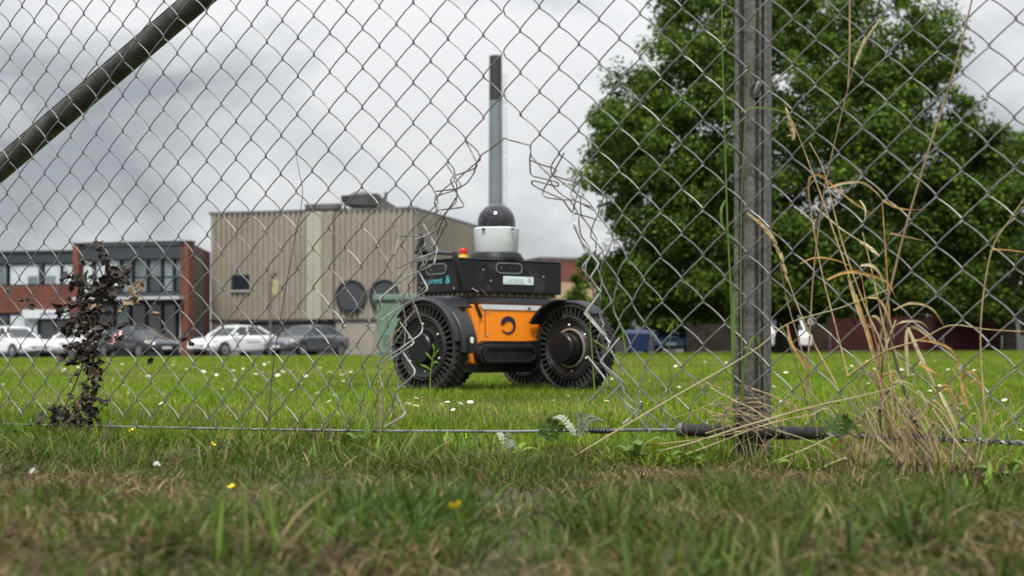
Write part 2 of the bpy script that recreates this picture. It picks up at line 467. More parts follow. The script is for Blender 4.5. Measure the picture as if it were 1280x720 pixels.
def bank():
    xs = np.arange(-1.9, 1.9, .03); ys = np.arange(-.4, 3.4, .03)
    gx, gy = np.meshgrid(xs, ys); zz = bz(gx, gy) + .002; zz = np.where(gy > fence_y(gx) + .02, -.02, zz)
    b = MB(); n = len(xs); b.v = list(zip(gx.ravel().tolist(), gy.ravel().tolist(), zz.ravel().tolist()))
    b.f = [(j*n+i, j*n+i+1, (j+1)*n+i+1, (j+1)*n+i) for j in range(len(ys)-1) for i in range(n-1)]
    tag(b.build("bank_ground", 'bank', smooth=80), kind='structure')
    # mown, half dry grass on the near side of the fence
    n = 95000
    x, y = wedge(n, .5, 3.0, .16, 1.0)
    edge = fence_y(x)
    keep = y < edge + .03; x, y, edge = x[keep], y[keep], edge[keep]; n = len(x)
    patch = vnoise(x, y, .22, 5)*.55 + vnoise(x, y, .07, 6)*.45
    dr = dryness(x, y) - .14
    h = (0.010 + 0.034*patch) * rng.uniform(.5, 1.5, n) * np.where(edge - y < .3, .75, 1.0)
    wet = mixcol(n, BANKG, [4, 4, 3, 1.5, 1]); dry = mixcol(n, STRAW, [3, 3, 1.5, 2])
    c = np.where((rng.random(n) < np.clip((dr - .48)*2.4, .04, .8))[:, None], dry, wet) * (0.45 + 1.05*patch)[:, None]
    blades("bank_grass", x, y, bz(x, y), h, rng.uniform(.0016, .0034, n), rng.uniform(.2, 1.3, n), c, 3)
    # dry thatch lying in it
    n = 60000
    x, y = wedge(n, .5, 3.0, .16, 1.0)
    dr = dryness(x, y) + .08*np.exp(-((y - fence_y(x) + .16)/.12)**2)*np.where(x > .15, 1.0, -.4)
    keep = (y < fence_y(x) + .04) & (dr > .50 + .26*rng.random(n)); x, y = x[keep], y[keep]; n = len(x)
    h = rng.uniform(.02, .075, n)
    c = mixcol(n, STRAW, [3, 3, 1.5, 2])
    blades("dry_thatch", x, y, bz(x, y) + rng.uniform(.0, .02, n)*np.clip((fence_y(x) - y)/.4, .2, 1), h*.45*np.clip((fence_y(x) - y)/.35, .45, 1), rng.uniform(.0014, .003, n), rng.uniform(1.3, 2.6, n), c, 3)
    # lush longer tufts
    spots = [(440, 1.42, 26), (480, 1.50, 60), (525, 1.45, 55), (560, 1.55, 26), (395, 1.70, 20), (330, 1.5, 12), (600, 1.3, 14), (240, 1.25, 14), (690, 1.2, 18),
             (750, 1.35, 16), (1195, 1.40, 20), (1240, 1.45, 22), (1150, 1.2, 26), (1060, 1.1, 22), (900, 1.15, 16), (60, 1.4, 12), (140, 1.1, 12), (1120, 1.3, 14), (820, 1.0, 14), (480, .95, 14),
             (1250, 1.0, 22), (360, .92, 12), (980, .95, 14), (430, 1.2, 26), (500, 1.25, 30), (560, 1.22, 18)]
    X, Y, H, A, W = [], [], [], [], []
    for px, yy, k in spots:
        x0 = (px - 640)/F*yy
        for _ in range(int(k*1.7)):
            r = abs(random.gauss(0, .03)); a = random.uniform(0, 6.28)
            X.append(x0 + r*math.cos(a)); Y.append(yy + r*math.sin(a)); A.append(a + random.gauss(0, .5))
            H.append(random.uniform(.025, .072)); W.append(random.uniform(.0026, .0052))
    n = len(X); X, Y = np.array(X), np.array(Y)
    c = mixcol(n, [(0.062, 0.115, 0.017), (0.09, 0.15, 0.022), (0.042, 0.083, 0.014), (0.12, 0.14, 0.035)], [3, 2, 3, 1])
    blades("grass_tufts", X, Y, bz(X, Y), np.array(H), np.array(W), rng.uniform(.2, 1.1, n), c, 4, az=np.array(A))
    # sparse longer upright blades, some of them dry
    n = 9000
    x, y = wedge(n, .8, 2.8, .16, 1.0); keep = y < fence_y(x) - np.where(x > .05, .42, .12); keep &= vnoise(x, y, .16, 44) > .52; x, y = x[keep], y[keep]; n = len(x)
    c = np.where((rng.random(n) < .10)[:, None], mixcol(n, [(0.34, 0.29, 0.15), (0.26, 0.20, 0.10)], [1, 1]), mixcol(n, [(0.07, 0.125, 0.016), (0.11, 0.175, 0.022), (0.16, 0.195, 0.04)], [2, 2, 1]))
    blades("long_grass", x, y, bz(x, y), rng.uniform(.026, .072, n)*(.5 + .8*vnoise(x, y, .15, 41)), rng.uniform(.0018, .0042, n), rng.uniform(.1, 1.0, n), c, 4)
    # fringe along the foot of the fence, green and brown
    n = 9000
    s = rng.uniform(-1.5, 1.1, n); off = rng.normal(.02, .06, n)
    x = s*CT - ST*off; y = FENCE_Z0 - s*ST - CT*off
    dry = (vnoise(s, off, .12, 11) + .35*(s > .55) + .1*(s < -.7) + .12*(np.abs(s-.1) < .15)) > .66
    c = np.where(dry[:, None], mixcol(n, STRAW, [3, 3, 1.5, 3])*.85, mixcol(n, LAWN, [4, 3, 1, 4, 1])*.8)
    h = rng.uniform(.014, .055, n) * (0.5 + .8*vnoise(s, off, .15, 12)) * np.where(s > .15, .75, 1)
    blades("fence_fringe", x, y, np.zeros(n), h, rng.uniform(.0018, .0036, n), rng.uniform(.1, 1.3, n), c, 3)
bank()

# ------------------------------------------------------------------ chain link fence
PITCH, VD = 0.0357, 0.0700
FD = Vector((CT, -ST, 0)); FN = Vector((-ST, -CT, 0))        # along the fence, and towards the camera
def fpt(s, z, off=0.0): return Vector((0, FENCE_Z0, 0)) + FD*s + FN*off + Vector((0, 0, z))
def fs(px, py=None):
    u = px - 640.0
    s = u*FENCE_Z0/(F*CT + u*ST)
    if py is None: return s
    y = FENCE_Z0 - s*ST
    return s, CAMZ + (HOR - py)/F*y
def fpx(px, py, off=0.0):
    s, z = fs(px, py); c = Vector((0, 0, CAMZ))          # where the bearing meets the plane 'off' in front of the mesh
    return c + (fpt(s, z) - c)*((CT*FENCE_Z0 - off)/(CT*FENCE_Z0))

LB = [(172,630),(195,614),(215,594),(235,580),(258,572),(280,556),(310,546),(340,543),(365,527),(385,530),(410,524),(440,518),(470,506),(500,507),(520,504),(545,492)]
RB = [(172,632),(190,655),(210,664),(235,690),(250,712),(270,719),(290,724),(310,732),(330,729),(350,734),(375,742),(390,734),(410,739),(445,735),(470,748),(500,764),(520,785),(545,800)]
LBz = sorted([(fs(x, y)[1], fs(x, y)[0]) for y, x in LB]); RBz = sorted([(fs(x, y)[1], fs(x, y)[0]) for y, x in RB])
lz, ls = zip(*LBz); rz_, rs_ = zip(*RBz)
SC = fs(631)
Z_APEX = lz[-1]
def wob(a, b, seed): return float(vnoise(np.array([a]), np.array([b]), .12, seed)[0]) - .5
def fence_def(s, z, off, i):
    """pull the two lips of the cut away from each other"""
    q = 1.0 if z < Z_APEX else max(0.0, 1 - (z - Z_APEX)/.05)
    bunch = 0.0
    zz = min(z, Z_APEX)
    if q > 0:
        if s <= SC + 1e-6:
            D = (SC - np.interp(zz, lz, ls))*q; W = 1.9*D + .05
            t = (s - (SC - W))/W
            if t > 0: s = s - D*t**1.8; bunch = t*min(1, D/.05)
        else:
            D = (np.interp(zz, rz_, rs_) - SC)*q; W = 1.75*D + .03
            t = ((SC + W) - s)/W
            if t > 0: s = s + D*t**1.8; bunch = t*min(1, D/.05)
    s2 = s + .006*wob(s*.5, z*.5, 21) + bunch*.002*(wob(s*3, z*2 + i*.37, 22))
    z2 = z + .007*wob(s*.4, z*.5, 23) + bunch*.003*(wob(s*3, z*2 + i*.53, 24))
    o2 = off + .008*wob(s*.4, z*.3, 25) + bunch*.035*(wob(s*2 + i*.71, z*2, 26)) + bunch*.006*(1 if i % 2 else -1)
    return fpt(s2, z2, o2)

fence = empty("chain_link_fence", (0, FENCE_Z0, 0))
tag(fence, "torn galvanised chain link fence with a ragged hole in its middle", "fence")
FT = Matrix.Translation(-Vector((0, FENCE_Z0, 0)))
S_REF, Z_REF = fs(582, 123)
WR = 0.00122
I_CUT = round((SC - S_REF)/PITCH)
def chain_wire(i):
    s0 = S_REF + i*PITCH
    left_of_cut = i < I_CUT
    ph = Z_REF + (VD/2 if i % 2 else 0)
    foot = Z_APEX + .01 if i in (I_CUT - 1, I_CUT) else .25 if i in (I_CUT - 2, I_CUT + 1) else 0.045      # strands torn out of the hole
    m0 = math.ceil((foot - ph)/(VD/2)); m1 = math.floor((1.2 - ph)/(VD/2))
    pts = []
    for m in range(m0, m1):
        even = (m % 2 == 0)
        sa, sb = (s0 - .0018, s0 + PITCH + .0018) if even else (s0 + PITCH + .0018, s0 - .0018)
        za = ph + m*VD/2
        # the knuckle
        pts.append((sa, za, 0))
        front = even
        sg = 1 if front else -1
        bowd = .0026 if not front else .0005
        for t in (.07, .22, .42, .62, .80, .93):
            bow = bowd*math.sin(math.pi*t)
            e = .0012*sg
            pts.append((sa + (sb - sa)*t + (bow*.7*(-1 if even else 1)), za + VD/2*t + bow*(.5), sg*(.0018 + .0016*math.sin(math.pi*t))))
    lim = SC - 1e-4 if left_of_cut else None
    out = []
    for (s, z, o) in pts:
        if left_of_cut: s = min(s, SC)
        elif i >= I_CUT: s = max(s, SC + 1e-4)
        out.append(fence_def(s, z, o, i))
    return out
for i in range(-58, 42):
    b = MB(); b.tube(chain_wire(i), WR, 5)
    b.build("wire", 'wire', fence, smooth=50, T=FT)

def crop_pts(x0, y0, k, pts): return [(x0 + a/k, y0 + b/k) for a, b in pts]
def smooth_path(P, n=4):
    """rounded polyline through P"""
    P = [Vector(p) for p in P]; out = [P[0]]
    for i in range(1, len(P)-1):
        a, b, c = P[i-1], P[i], P[i+1]
        d1 = min(.4, .0045/max((b-a).length, 1e-6)); d2 = min(.4, .0045/max((c-b).length, 1e-6))
        p, q = b.lerp(a, d1), b.lerp(c, d2)
        for k in range(n+1):
            t = k/n; out.append(p.lerp(b, t).lerp(b.lerp(q, t), t))
    out.append(P[-1]); return out
strays = [
 crop_pts(540,160,5.145,[(465,62),(490,75),(560,93),(635,112),(637,140),(628,190),(632,290),(648,310),(780,340),(815,355),(812,374),(790,373),(652,338),(638,348),(648,366),(720,405),(840,458),(900,545),(1000,570),(1060,590)]),
 crop_pts(540,160,5.145,[(628,205),(700,235),(790,260),(803,272),(780,305),(860,332),(940,350),(955,362),(930,440),(905,540),(915,640),(950,715),(985,790)]),
 crop_pts(540,160,5.145,[(850,160),(780,290),(715,400),(710,430),(735,448),(840,462),(910,462),(1029,510)]),
 crop_pts(540,160,5.145,[(985,290),(895,410),(893,435),(925,465),(1040,530)]),
 crop_pts(540,160,5.145,[(465,65),(370,140),(320,170),(290,220),(270,290),(230,350),(170,390),(25,408)]),
 crop_pts(540,160,5.145,[(220,90),(285,215),(290,245),(265,265),(150,305),(120,325),(122,350),(175,450),(207,495),(195,510),(45,528),(5,555),(-30,600)]),
 crop_pts(540,160,5.145,[(85,225),(190,370),(150,400),(20,440),(15,465),(75,570),(100,625),(0,675),(-110,720)]),
 crop_pts(540,160,5.145,[(160,440),(75,570),(30,690)]),
 crop_pts(470,240,4.5,[(105,355),(120,290),(135,250),(180,245),(270,252),(340,320),(330,340),(240,372),(120,430)]),
 crop_pts(470,240,4.5,[(395,180),(320,330),(270,420)]),
 crop_pts(470,240,4.5,[(265,180),(345,318),(328,400),(315,412),(200,465),(115,520),(20,600)]),
 crop_pts(470,240,4.5,[(240,445),(290,540),(285,555),(200,610),(100,670),(30,720)]),
 crop_pts(690,260,4.5,[(118,20),(125,90),(165,190),(215,250),(265,315),(215,390),(275,480),(180,590),(290,715),(330,760)]),
 crop_pts(690,260,4.5,[(250,230),(165,335),(240,430),(275,470),(190,585),(300,715)]),
 crop_pts(690,260,4.5,[(225,55),(275,75),(215,220),(305,250),(240,350),(350,495),(250,640),(340,720)]),
 crop_pts(470,380,4.0,[(195,5),(235,120),(225,150),(120,225),(10,300)]),
 crop_pts(470,380,4.0,[(120,90),(190,190),(180,205),(60,285)]),
 crop_pts(470,380,4.0,[(130,235),(195,330),(190,355),(95,440),(145,545),(130,565),(40,615)]),
 crop_pts(690,400,4.5,[(200,205),(300,330),(290,370),(205,465)]),
 crop_pts(690,400,4.5,[(380,100),(270,235),(405,350),(310,440)]),
 crop_pts(690,400,4.5,[(550,135),(460,240),(495,265),(600,380),(560,410),(440,470)]),
 crop_pts(690,400,4.5,[(500,460),(510,480),(430,560),(395,585)]),
]
for j, st in enumerate(strays):
    if j in (14, 20): continue
    b = MB()
    P = []
    for k, (px, py) in enumerate(st):
        P.append(fpx(px, py, .006 + .012*math.sin(k*1.7 + j) + .004*j % .02))
    b.tube(smooth_path(P), .00145 if j > 9 else .00125, 6)
    b.build("torn_wire", 'darkwire' if j in (4, 7, 9) else 'sheenwire' if j > 9 else 'wire', fence, smooth=50, T=FT)  # lower lip strands get the wire copy with sheen in its colour

# the line wire that carries the foot of the mesh
b = MB()
tw = [fpx(-260, 527), fpx(-60, 529), fpx(60, 531.5), fpx(200, 534.5), fpx(330, 537), fpx(480, 539), fpx(560, 539), fpx(640, 539.5), fpx(740, 538), fpx(860, 537), fpx(945, 540)]
b.tube(tw, .0024, 8)
b.build("tension_wire", 'tension', fence, smooth=50, T=FT)
b = MB()
c0, c1 = fs(1000, 542), fs(1330, 556)
for ph in (0, math.pi):
    P = []
    for k in range(121):
        t = k/120; s = c0[0] + (c1[0]-c0[0])*t; z = c0[1] + (c1[1]-c0[1])*t
        a = ph + k*.75
        P.append(fpt(s, z + .0022*math.cos(a), .0022*math.sin(a)))
    b.tube(P, .0019, 6)
b.build("twisted_wire", 'tension', fence, smooth=50, T=FT)
for (p0, p1, turns, rad) in ((738, 765, 7, .004), (1125, 1155, 8, .0055)):
    b = MB()
    s0, z0 = fs(p0, 538 if p0 < 900 else 547); s1, z1 = fs(p1, 538.5 if p0 < 900 else 548)
    P = []
    for k in range(turns*10+1):
        t = k/(turns*10); a = t*turns*2*math.pi
        P.append(fpt(s0+(s1-s0)*t, z0+(z1-z0)*t + rad*math.cos(a), rad*math.sin(a)))
    b.tube(P, .0016, 5)
    b.build("wire_winding", 'sleeve', fence, smooth=60, T=FT)
# wire ties that hang the mesh on the line wire
for px in list(range(6, 480, 33)) + [830, 890, 1060, 1100, 1180, 1220, 1260]:
    py = 530 + 9*min(px, 480)/480 if px < 900 else 540 + (px-1000)*.048
    s0, z0 = fs(px, py); b = MB()
    b.tube([fpt(s0 + .0045*math.cos(a)*.6, z0 + .004 + .007*math.sin(a), .004*math.cos(a)) for a in np.linspace(0, 6.2, 11)], .0012, 5)
    b.build("wire_tie", 'tension', fence, smooth=60, T=FT)

# post: rolled steel section with two ribs
def post_profile():
    return [(-.031,-.012),(-.031,.018),(-.028,.020),(-.021,.020),(-.019,.004),(-.0165,.003),(-.014,.0125),(-.004,.014),(.008,.0135),(.011,.004),(.014,.004),(.0165,.014),(.0185,.0155),(.0215,.0155),(.023,.006),(.0255,.006),(.0275,.015),(.031,.013),(.031,-.012)]
s_p, _ = fs(938, 300)
_pp = fpx(939, 300, -.016); post = empty("fence_post", (_pp.x - FN.x*.010, _pp.y - FN.y*.010, 0))
tag(post, "weathered grey ribbed steel post standing upright behind the wire mesh on the right", "post")
b = MB()
prof = post_profile(); n = len(prof); zs = np.linspace(-.3, 1.55, 38)
for j, z in enumerate(zs):
    lx = -.004*(z - .4)
    for (a, d) in prof:
        v = FD*(a*.80 + lx*-1*.6) + FN*d + Vector((0, 0, z)); b.v.append(tuple(v))
for j in range(len(zs)-1):
    for k in range(n):
        k2 = (k+1) % n
        b.f.append((j*n+k, j*n+k2, (j+1)*n+k2, (j+1)*n+k))
b.f.append(tuple(range((len(zs)-1)*n, len(zs)*n)))
b.build("shaft", 'post', post, smooth=25)
sb, zb = fs(942, 112)
b = MB(); c = fpt(sb, zb, .0) - post.location
mxb = Matrix.Translation(c + FN*-.014) @ FN.to_track_quat('Z', 'Y').to_matrix().to_4x4()
b.lathe([(.0001, .0), (.011, .0), (.011, .003), (.0001, .003)], 20, mxb)
b.build("washer", 'sleeve', post, smooth=40)
b = MB(); mxb2 = mxb @ Matrix.Rotation(R(-58), 4, 'X') @ Matrix.Rotation(R(30), 4, 'Y') @ Matrix.Translation((0, .0, -.004))
b.lathe([(.0048, .0), (.0048, .020), (.0035, .022), (.0001, .022)], 12, mxb2)
b.build("bolt", 'bolt', post, smooth=40)

# sleeve pipe lying along the foot of the fence behind the post
slv = empty("wire_sleeve", fpx(852, 538, -.01))
tag(slv, "short black tube clamped round the bottom wire beside the post", "tube")
b = MB()
P0, P1, P2 = fpx(850, 537, .001) - slv.location, fpx(940, 541, -.004) - slv.location, fpx(1032, 541.5, .0) - slv.location
b.tube([P0, P1, P2], .0098, 14)
b.build("tube", 'sleeve', slv, smooth=40)
b = MB(); dd = (P1-P0).normalized(); b.tube([P0 - dd*.003, P0 + dd*.006], .0112, 14); b.build("collar", 'darkwire', slv, smooth=40)

# brace pipe
br = empty("fence_brace", fpx(120, 108, -.045))
tag(br, "dark grey round steel pipe leaning diagonally behind the mesh at upper left", "brace pipe")
b = MB()
sA, zA = fs(-330, 470); 
s1, z1 = fs(0, 212); s2, z2 = fs(246, 1)
k = (z2-z1)/(s2-s1)
q1, q2 = fpx(0, 211, -.045), fpx(246, 1, -.045); pA = q1 + (q1-q2)*1.35 - br.location; pB = q2 + (q2-q1)*1.6 - br.location
b.tube([pA.lerp(pB, t) for t in np.linspace(0, 1, 12)], .0238, 28)
b.build("pipe", 'brace', br, smooth=40)
b = MB()                     # folded seam along the pipe's upper side
up = (pB-pA).normalized().cross(FN).normalized()
if up.z < 0: up = -up
b.tube([pA.lerp(pB, t) + FN*.0172 + up*.0166 for t in np.linspace(0, 1, 12)], .0016, 6)
b.build("seam", 'brace', br, smooth=60)

# ------------------------------------------------------------------ robot
rob = empty("wheeled_robot", (0, 6.05, 0))
tag(rob, "orange and black four wheeled robot with white camera turret behind the fence hole", "robot")
RT = Matrix.Translation(-Vector((0, 6.05, 0)))
def frame(origin, yaw):
    """x along the front to the right, y into the body, z up"""
    return Matrix.Translation(origin) @ Matrix.Rotation(yaw, 4, 'Z')
PHI = R(36)
BXF = frame(((574-640)/F*5.93, 5.93, 0), PHI)
BW, BD = .542, .337
# instrument box
b = MB()
ch = .05
poly = [(0.012,-.0),(BW,0),(BW,BD),(-.004,BD),(0,.0)]
b.prism([(0,0),(BW,0),(BW,BD),(0,BD)], BXF, .424, .5615)
box = bevelled(b.build("instrument_box", 'black', rob, T=RT), .006)
b = MB(); b.prism([(-.004,-.004),(BW+.004,-.004),(BW+.004,BD+.004),(-.004,BD+.004)], BXF, .5625, .5685)
lid = bevelled(b.build("lid", 'deck', box, T=RT), .002)
# faceted corner cheeks
b = MB(); b.prism([(-.006,-.003),(.085,-.010),(.10,-.003),(.0,-.003)], BXF, .428, .559)
b.build("corner_panel", 'satin', box, T=RT)
FRONT = BXF @ Matrix.Rotation(R(90), 4, 'X')             # x along front, y up, z out of the front
LEFT = BXF @ Matrix.Rotation(R(90), 4, 'X') @ Matrix.Rotation(R(-90), 4, 'Y')   # x from the near corner backwards... built below
def left_m():
    # x: from back (viewer's left) to the near corner, y: up, z: outwards
    o = BXF @ Vector((0, BD, 0)); ex = (BXF.to_3x3() @ Vector((0, -1, 0))); ez = BXF.to_3x3() @ Vector((-1, 0, 0)); ey = Vector((0, 0, 1))
    m = Matrix((( ex.x, ey.x, ez.x, o.x), (ex.y, ey.y, ez.y, o.y), (ex.z, ey.z, ez.z, o.z), (0, 0, 0, 1)))
    return m
LEFT = left_m()
def stadium(cx, cy, w, h, n=8):
    r = h/2; pts = []
    for k in range(n+1): a = -math.pi/2 + math.pi*k/n; pts.append((cx + w/2 - r + r*math.cos(a), cy + r*math.sin(a)))
    for k in range(n+1): a = math.pi/2 + math.pi*k/n; pts.append((cx - w/2 + r + r*math.cos(a), cy + r*math.sin(a)))
    return pts
def slot(m, cx, cy, w, h):
    b = MB(); outer, inner = stadium(cx, cy, w, h), stadium(cx, cy, w - .007, h - .007)
    n = len(outer); vs, fs_ = [], []
    for (q, zz) in ((outer, .001), (outer, .004), (inner, .004), (inner, .001)): vs += [m @ Vector((x, y, zz)) for x, y in q]
    for r_ in range(3):
        for i in range(n): j = (i+1) % n; fs_.append((r_*n+i, r_*n+j, (r_+1)*n+j, (r_+1)*n+i))
    b.add(vs, fs_); rimo = b.build("sensor_window", 'alloy', box, T=RT, smooth=40)
    b = MB(); b.prism(inner, m, .0005, .0016); b.build("window_glass", 'satin', rimo, T=RT)
    b = MB()
    for dx, rr in ((-.26, .006), (.08, .0045), (.28, .004)):
        mm = m @ Matrix.Translation((cx + dx*w, cy, .0017)); b.lathe([(rr, 0), (rr*.8, .0012), (.0001, .0012)], 12, mm)
    b.build("camera_lens", 'deck', rimo, T=RT, smooth=40)
slot(FRONT, .255, .531, .140, .046)
slot(LEFT, .165, .527, .16, .046)
def text(body, m, size, matname, parent, name="lettering", sx=1.0):
    cu = bpy.data.curves.new(name, 'FONT'); cu.body = body; cu.size = size; cu.extrude = .0006; cu.resolution_u = 3
    cu.materials.append(M[matname])
    tmp = bpy.data.objects.new(name, cu); COL.objects.link(tmp)
    bpy.context.view_layer.update()
    me = bpy.data.meshes.new_from_object(tmp.evaluated_get(bpy.context.evaluated_depsgraph_get()))
    bpy.data.objects.remove(tmp); me.name = name
    o = bpy.data.objects.new(name, me); COL.objects.link(o); o.parent = parent
    o.matrix_local = RT @ m @ Matrix.Diagonal((sx, 1, 1, 1))
    return o
text("L", LEFT @ Matrix.Translation((.075, .4655, .001)), .031, 'cyan', box, sx=1.1)
text("orenz", LEFT @ Matrix.Translation((.098, .4655, .001)), .038, 'cyan', box, sx=1.25)
text("&", LEFT @ Matrix.Translation((.235, .463, .001)), .048, 'cyan', box, sx=1.2)
b = MB(); b.prism([(.225,.463),(.385,.463),(.385,.497),(.225,.497)], FRONT, .0008, .002); stk = b.build("sticker", 'sticker', box, T=RT)
text("L", FRONT @ Matrix.Translation((.233, .4725, .0021)), .024, 'stickerink', stk, sx=1.1)
text("orenz", FRONT @ Matrix.Translation((.250, .4725, .0021)), .029, 'stickerink', stk, sx=1.2)
text("&", FRONT @ Matrix.Translation((.352, .471, .0021)), .034, 'stickerink', stk, sx=1.2)
b = MB(); b.prism([(.235,.4665),(.34,.4665),(.34,.4690),(.235,.4690)], FRONT, .0021, .0025); b.build("small_print_line", 'stickerink', stk, T=RT)
# screws on the box
b = MB()
for (m, x, y) in ((LEFT,.03,.45),(LEFT,.055,.445),(LEFT,.085,.44),(LEFT,.05,.47),(LEFT,.30,.44),(FRONT,.06,.445),(FRONT,.03,.447),(FRONT,.12,.52),(FRONT,.16,.475),(FRONT,.44,.50)):
    mm = m @ Matrix.Translation((x, y, .0008)); b.lathe([(.0045, 0), (.0035, .003), (.0001, .0035)], 8, mm)
b.build("screw", 'steel', box, T=RT, smooth=40)
# standoffs and pale strip under the box
b = MB()
for t in np.linspace(.02, BW-.03, 13): b.prism([(t,.012),(t+.006,.012),(t+.006,.022),(t,.022)], BXF, .409, .4238)
for t in np.linspace(.03, BD-.02, 9): b.prism([(.012,t),(.022,t),(.022,t+.009),(.012,t+.009)], BXF, .409, .4238)
tag(b.build("standoff", 'brass', rob, T=RT), kind='stuff')
b = MB(); b.prism([(.03,.035),(BW-.02,.035),(BW-.02,BD-.03),(.03,BD-.03)], BXF, .409, .4238); b.build("mount_plate", 'brass', rob, T=RT)
# antennas
def tubepart(name, pts, r, m, parent=rob, n=12):
    b = MB(); b.tube(pts, r, n); return b.build(name, m, parent, smooth=40, T=RT)
dA = 6.08
tubepart("antenna", [at(524.5,314,dA), at(525,311,dA), at(526,306,dA), at(526.5,299,dA), at(527,293,dA)], [.017,.019,.0150,.0145,.0125], 'satin')
tubepart("antenna_base", [at(519,314,dA), at(530,314.5,dA), at(536,315,dA)], [.014,.016,.010], 'satin')
tubepart("antenna", [at(534,315,dA), at(560,316.5,dA-.1), at(566,317,dA-.14)], [.009,.0095,.008], 'deck')
pa = tubepart("antenna", [at(578,361,5.88), at(574,345,5.87), at(570.5,328,5.87), at(568.5,317,5.87), at(568,314,5.87)], [.008,.011,.0125,.0125,.008], 'satin')
# emergency stop
ez = at(579, 318, 6.14)
b = MB(); mm = Matrix.Translation((ez.x, ez.y, .5686)); b.lathe([(.024,0),(.022,.022),(.012,.023),(.012,.028),(.0001,.028)], 20, mm); es = b.build("stop_button_base", 'yellow', rob, T=RT, smooth=40)
b = MB(); mm = Matrix.Translation((ez.x, ez.y, .5966)); b.lathe([(.0135,0),(.0165,.004),(.0165,.020),(.014,.024),(.0001,.025)], 20, mm); b.build("stop_knob", 'red', es, T=RT, smooth=40)
# turret
tcx = at(620.5, 300, 6.17)
def turret():
    mm = Matrix.Translation((tcx.x, tcx.y, 0))
    b = MB(); b.lathe([(.118,.5686),(.116,.580),(.104,.600),(.0001,.600)], 40, mm)
    for k in range(40):
        a = 2*math.pi*k/40; mk = mm @ Matrix.Rotation(a, 4, 'Z')
        b.prism([(.112,-.0035),(.1195,-.0035),(.1195,.0035),(.112,.0035)], mk, .5687, .578)
    base = b.build("turret_base", 'black', rob, T=RT, smooth=30)
    sq = []
    for k in range(48):          # rounded octagonal housing that flares to the top
        a = 2*math.pi*k/48 + PHI
        sq.append(a)
    b = MB(); rows = [(.097,.600),(.101,.606),(.106,.694),(.107,.704),(.101,.709),(.088,.711)]
    for (r, z) in rows:
        for a in sq:
            q = (a - PHI) % (math.pi/2) - math.pi/4
            f = min(1.0, .93/ max(math.cos(abs(q)), .5)) if True else 1
            f = .955 + .045*math.cos(4*(a - PHI))
            b.v.append((tcx.x + r*f*math.cos(a), tcx.y + r*f*math.sin(a), z))
    n = 48
    for j in range(len(rows)-1):
        for k in range(n): b.f.append((j*n+k, j*n+(k+1) % n, (j+1)*n+(k+1) % n, (j+1)*n+k))
    b.f.append(tuple(range((len(rows)-1)*n, len(rows)*n)))
    hs = b.build("turret_housing", 'white', rob, T=RT, smooth=50)
    b = MB(); b.lathe([(.086,.711),(.086,.716),(.082,.717)], 40, mm); b.build("dome_ring", 'satin', hs, T=RT, smooth=40)
    b = MB(); prof = [(.0815,.7115),(.0815,.735)] + [(.0815*math.cos(t), .735 + .0815*math.sin(t)) for t in np.linspace(.1, math.pi/2-.001, 14)]
    b.lathe(prof, 48, mm); b.build("camera_dome", 'dome', rob, T=RT, smooth=60)
    for px in (604, 641):
        p = at(px, 286, 6.075); b = MB(); b.box(p.x-.007, p.x+.007, p.y-.004, p.y+.006, p.z-.004, p.z+.004)
        b.build("housing_clip", 'deck', hs, T=RT)
    b = MB(); p = at(690, 324, 6.22); b.lathe([(.007,0),(.007,.008),(.004,.012),(.0001,.012)], 12, Matrix.Translation((p.x, p.y+.03, .5686))); b.build("roof_knob", 'satin', rob, T=RT, smooth=40)
turret()

# chassis
PB = R(42)
BODY = frame((at(589, 400, 5.93).x, 5.93, 0), PB)
bw = .46
b = MB(); b.prism([(0,0),(bw,0),(bw,.32),(0,.32)], BODY, .122, .372)
body = bevelled(b.build("chassis", 'orange', rob, T=RT), .012)
# slanted cheek on the left of the front
b = MB()
A_, B_ = BODY @ Vector((.0, -.0, 0)), BODY @ Vector((.0, .30, 0))
p0 = BODY @ Vector((.022, -.004, .124)); p1 = BODY @ Vector((.055, -.004, .372)); p2 = BODY @ Vector((-.04, -.004, .372)); p3 = BODY @ Vector((-.004, -.004, .124))
q = [v + BODY.to_3x3() @ Vector((0, .06, 0)) for v in (p0, p1, p2, p3)]
b.add([p0, p1, p2, p3] + q, [(3,2,1,0),(4,5,6,7),(0,1,5,4),(1,2,6,5),(2,3,7,6),(3,0,4,7)])
bevelled(b.build("cheek_panel", 'orange', body, T=RT), .006)
b = MB()
k0 = [(.012, .372), (.030, .372), (.058, .318), (.040, .318)]
b.prism(k0, BODY @ Matrix.Rotation(R(90), 4, 'X'), .003, .009); b.build("black_strut", 'satin', body, T=RT)
BF = BODY @ Matrix.Rotation(R(90), 4, 'X')
b = MB(); b.prism([(.062,.353),(bw-.01,.353),(bw-.01,.3735),(.045,.3735)], BF, .0012, .0045); b.build("white_stripe", 'white', body, T=RT)
b = MB(); b.prism([(.318,.357),(.330,.357),(.330,.366),(.318,.366)], BF, .0046, .006); b.build("latch", 'satin', body, T=RT)
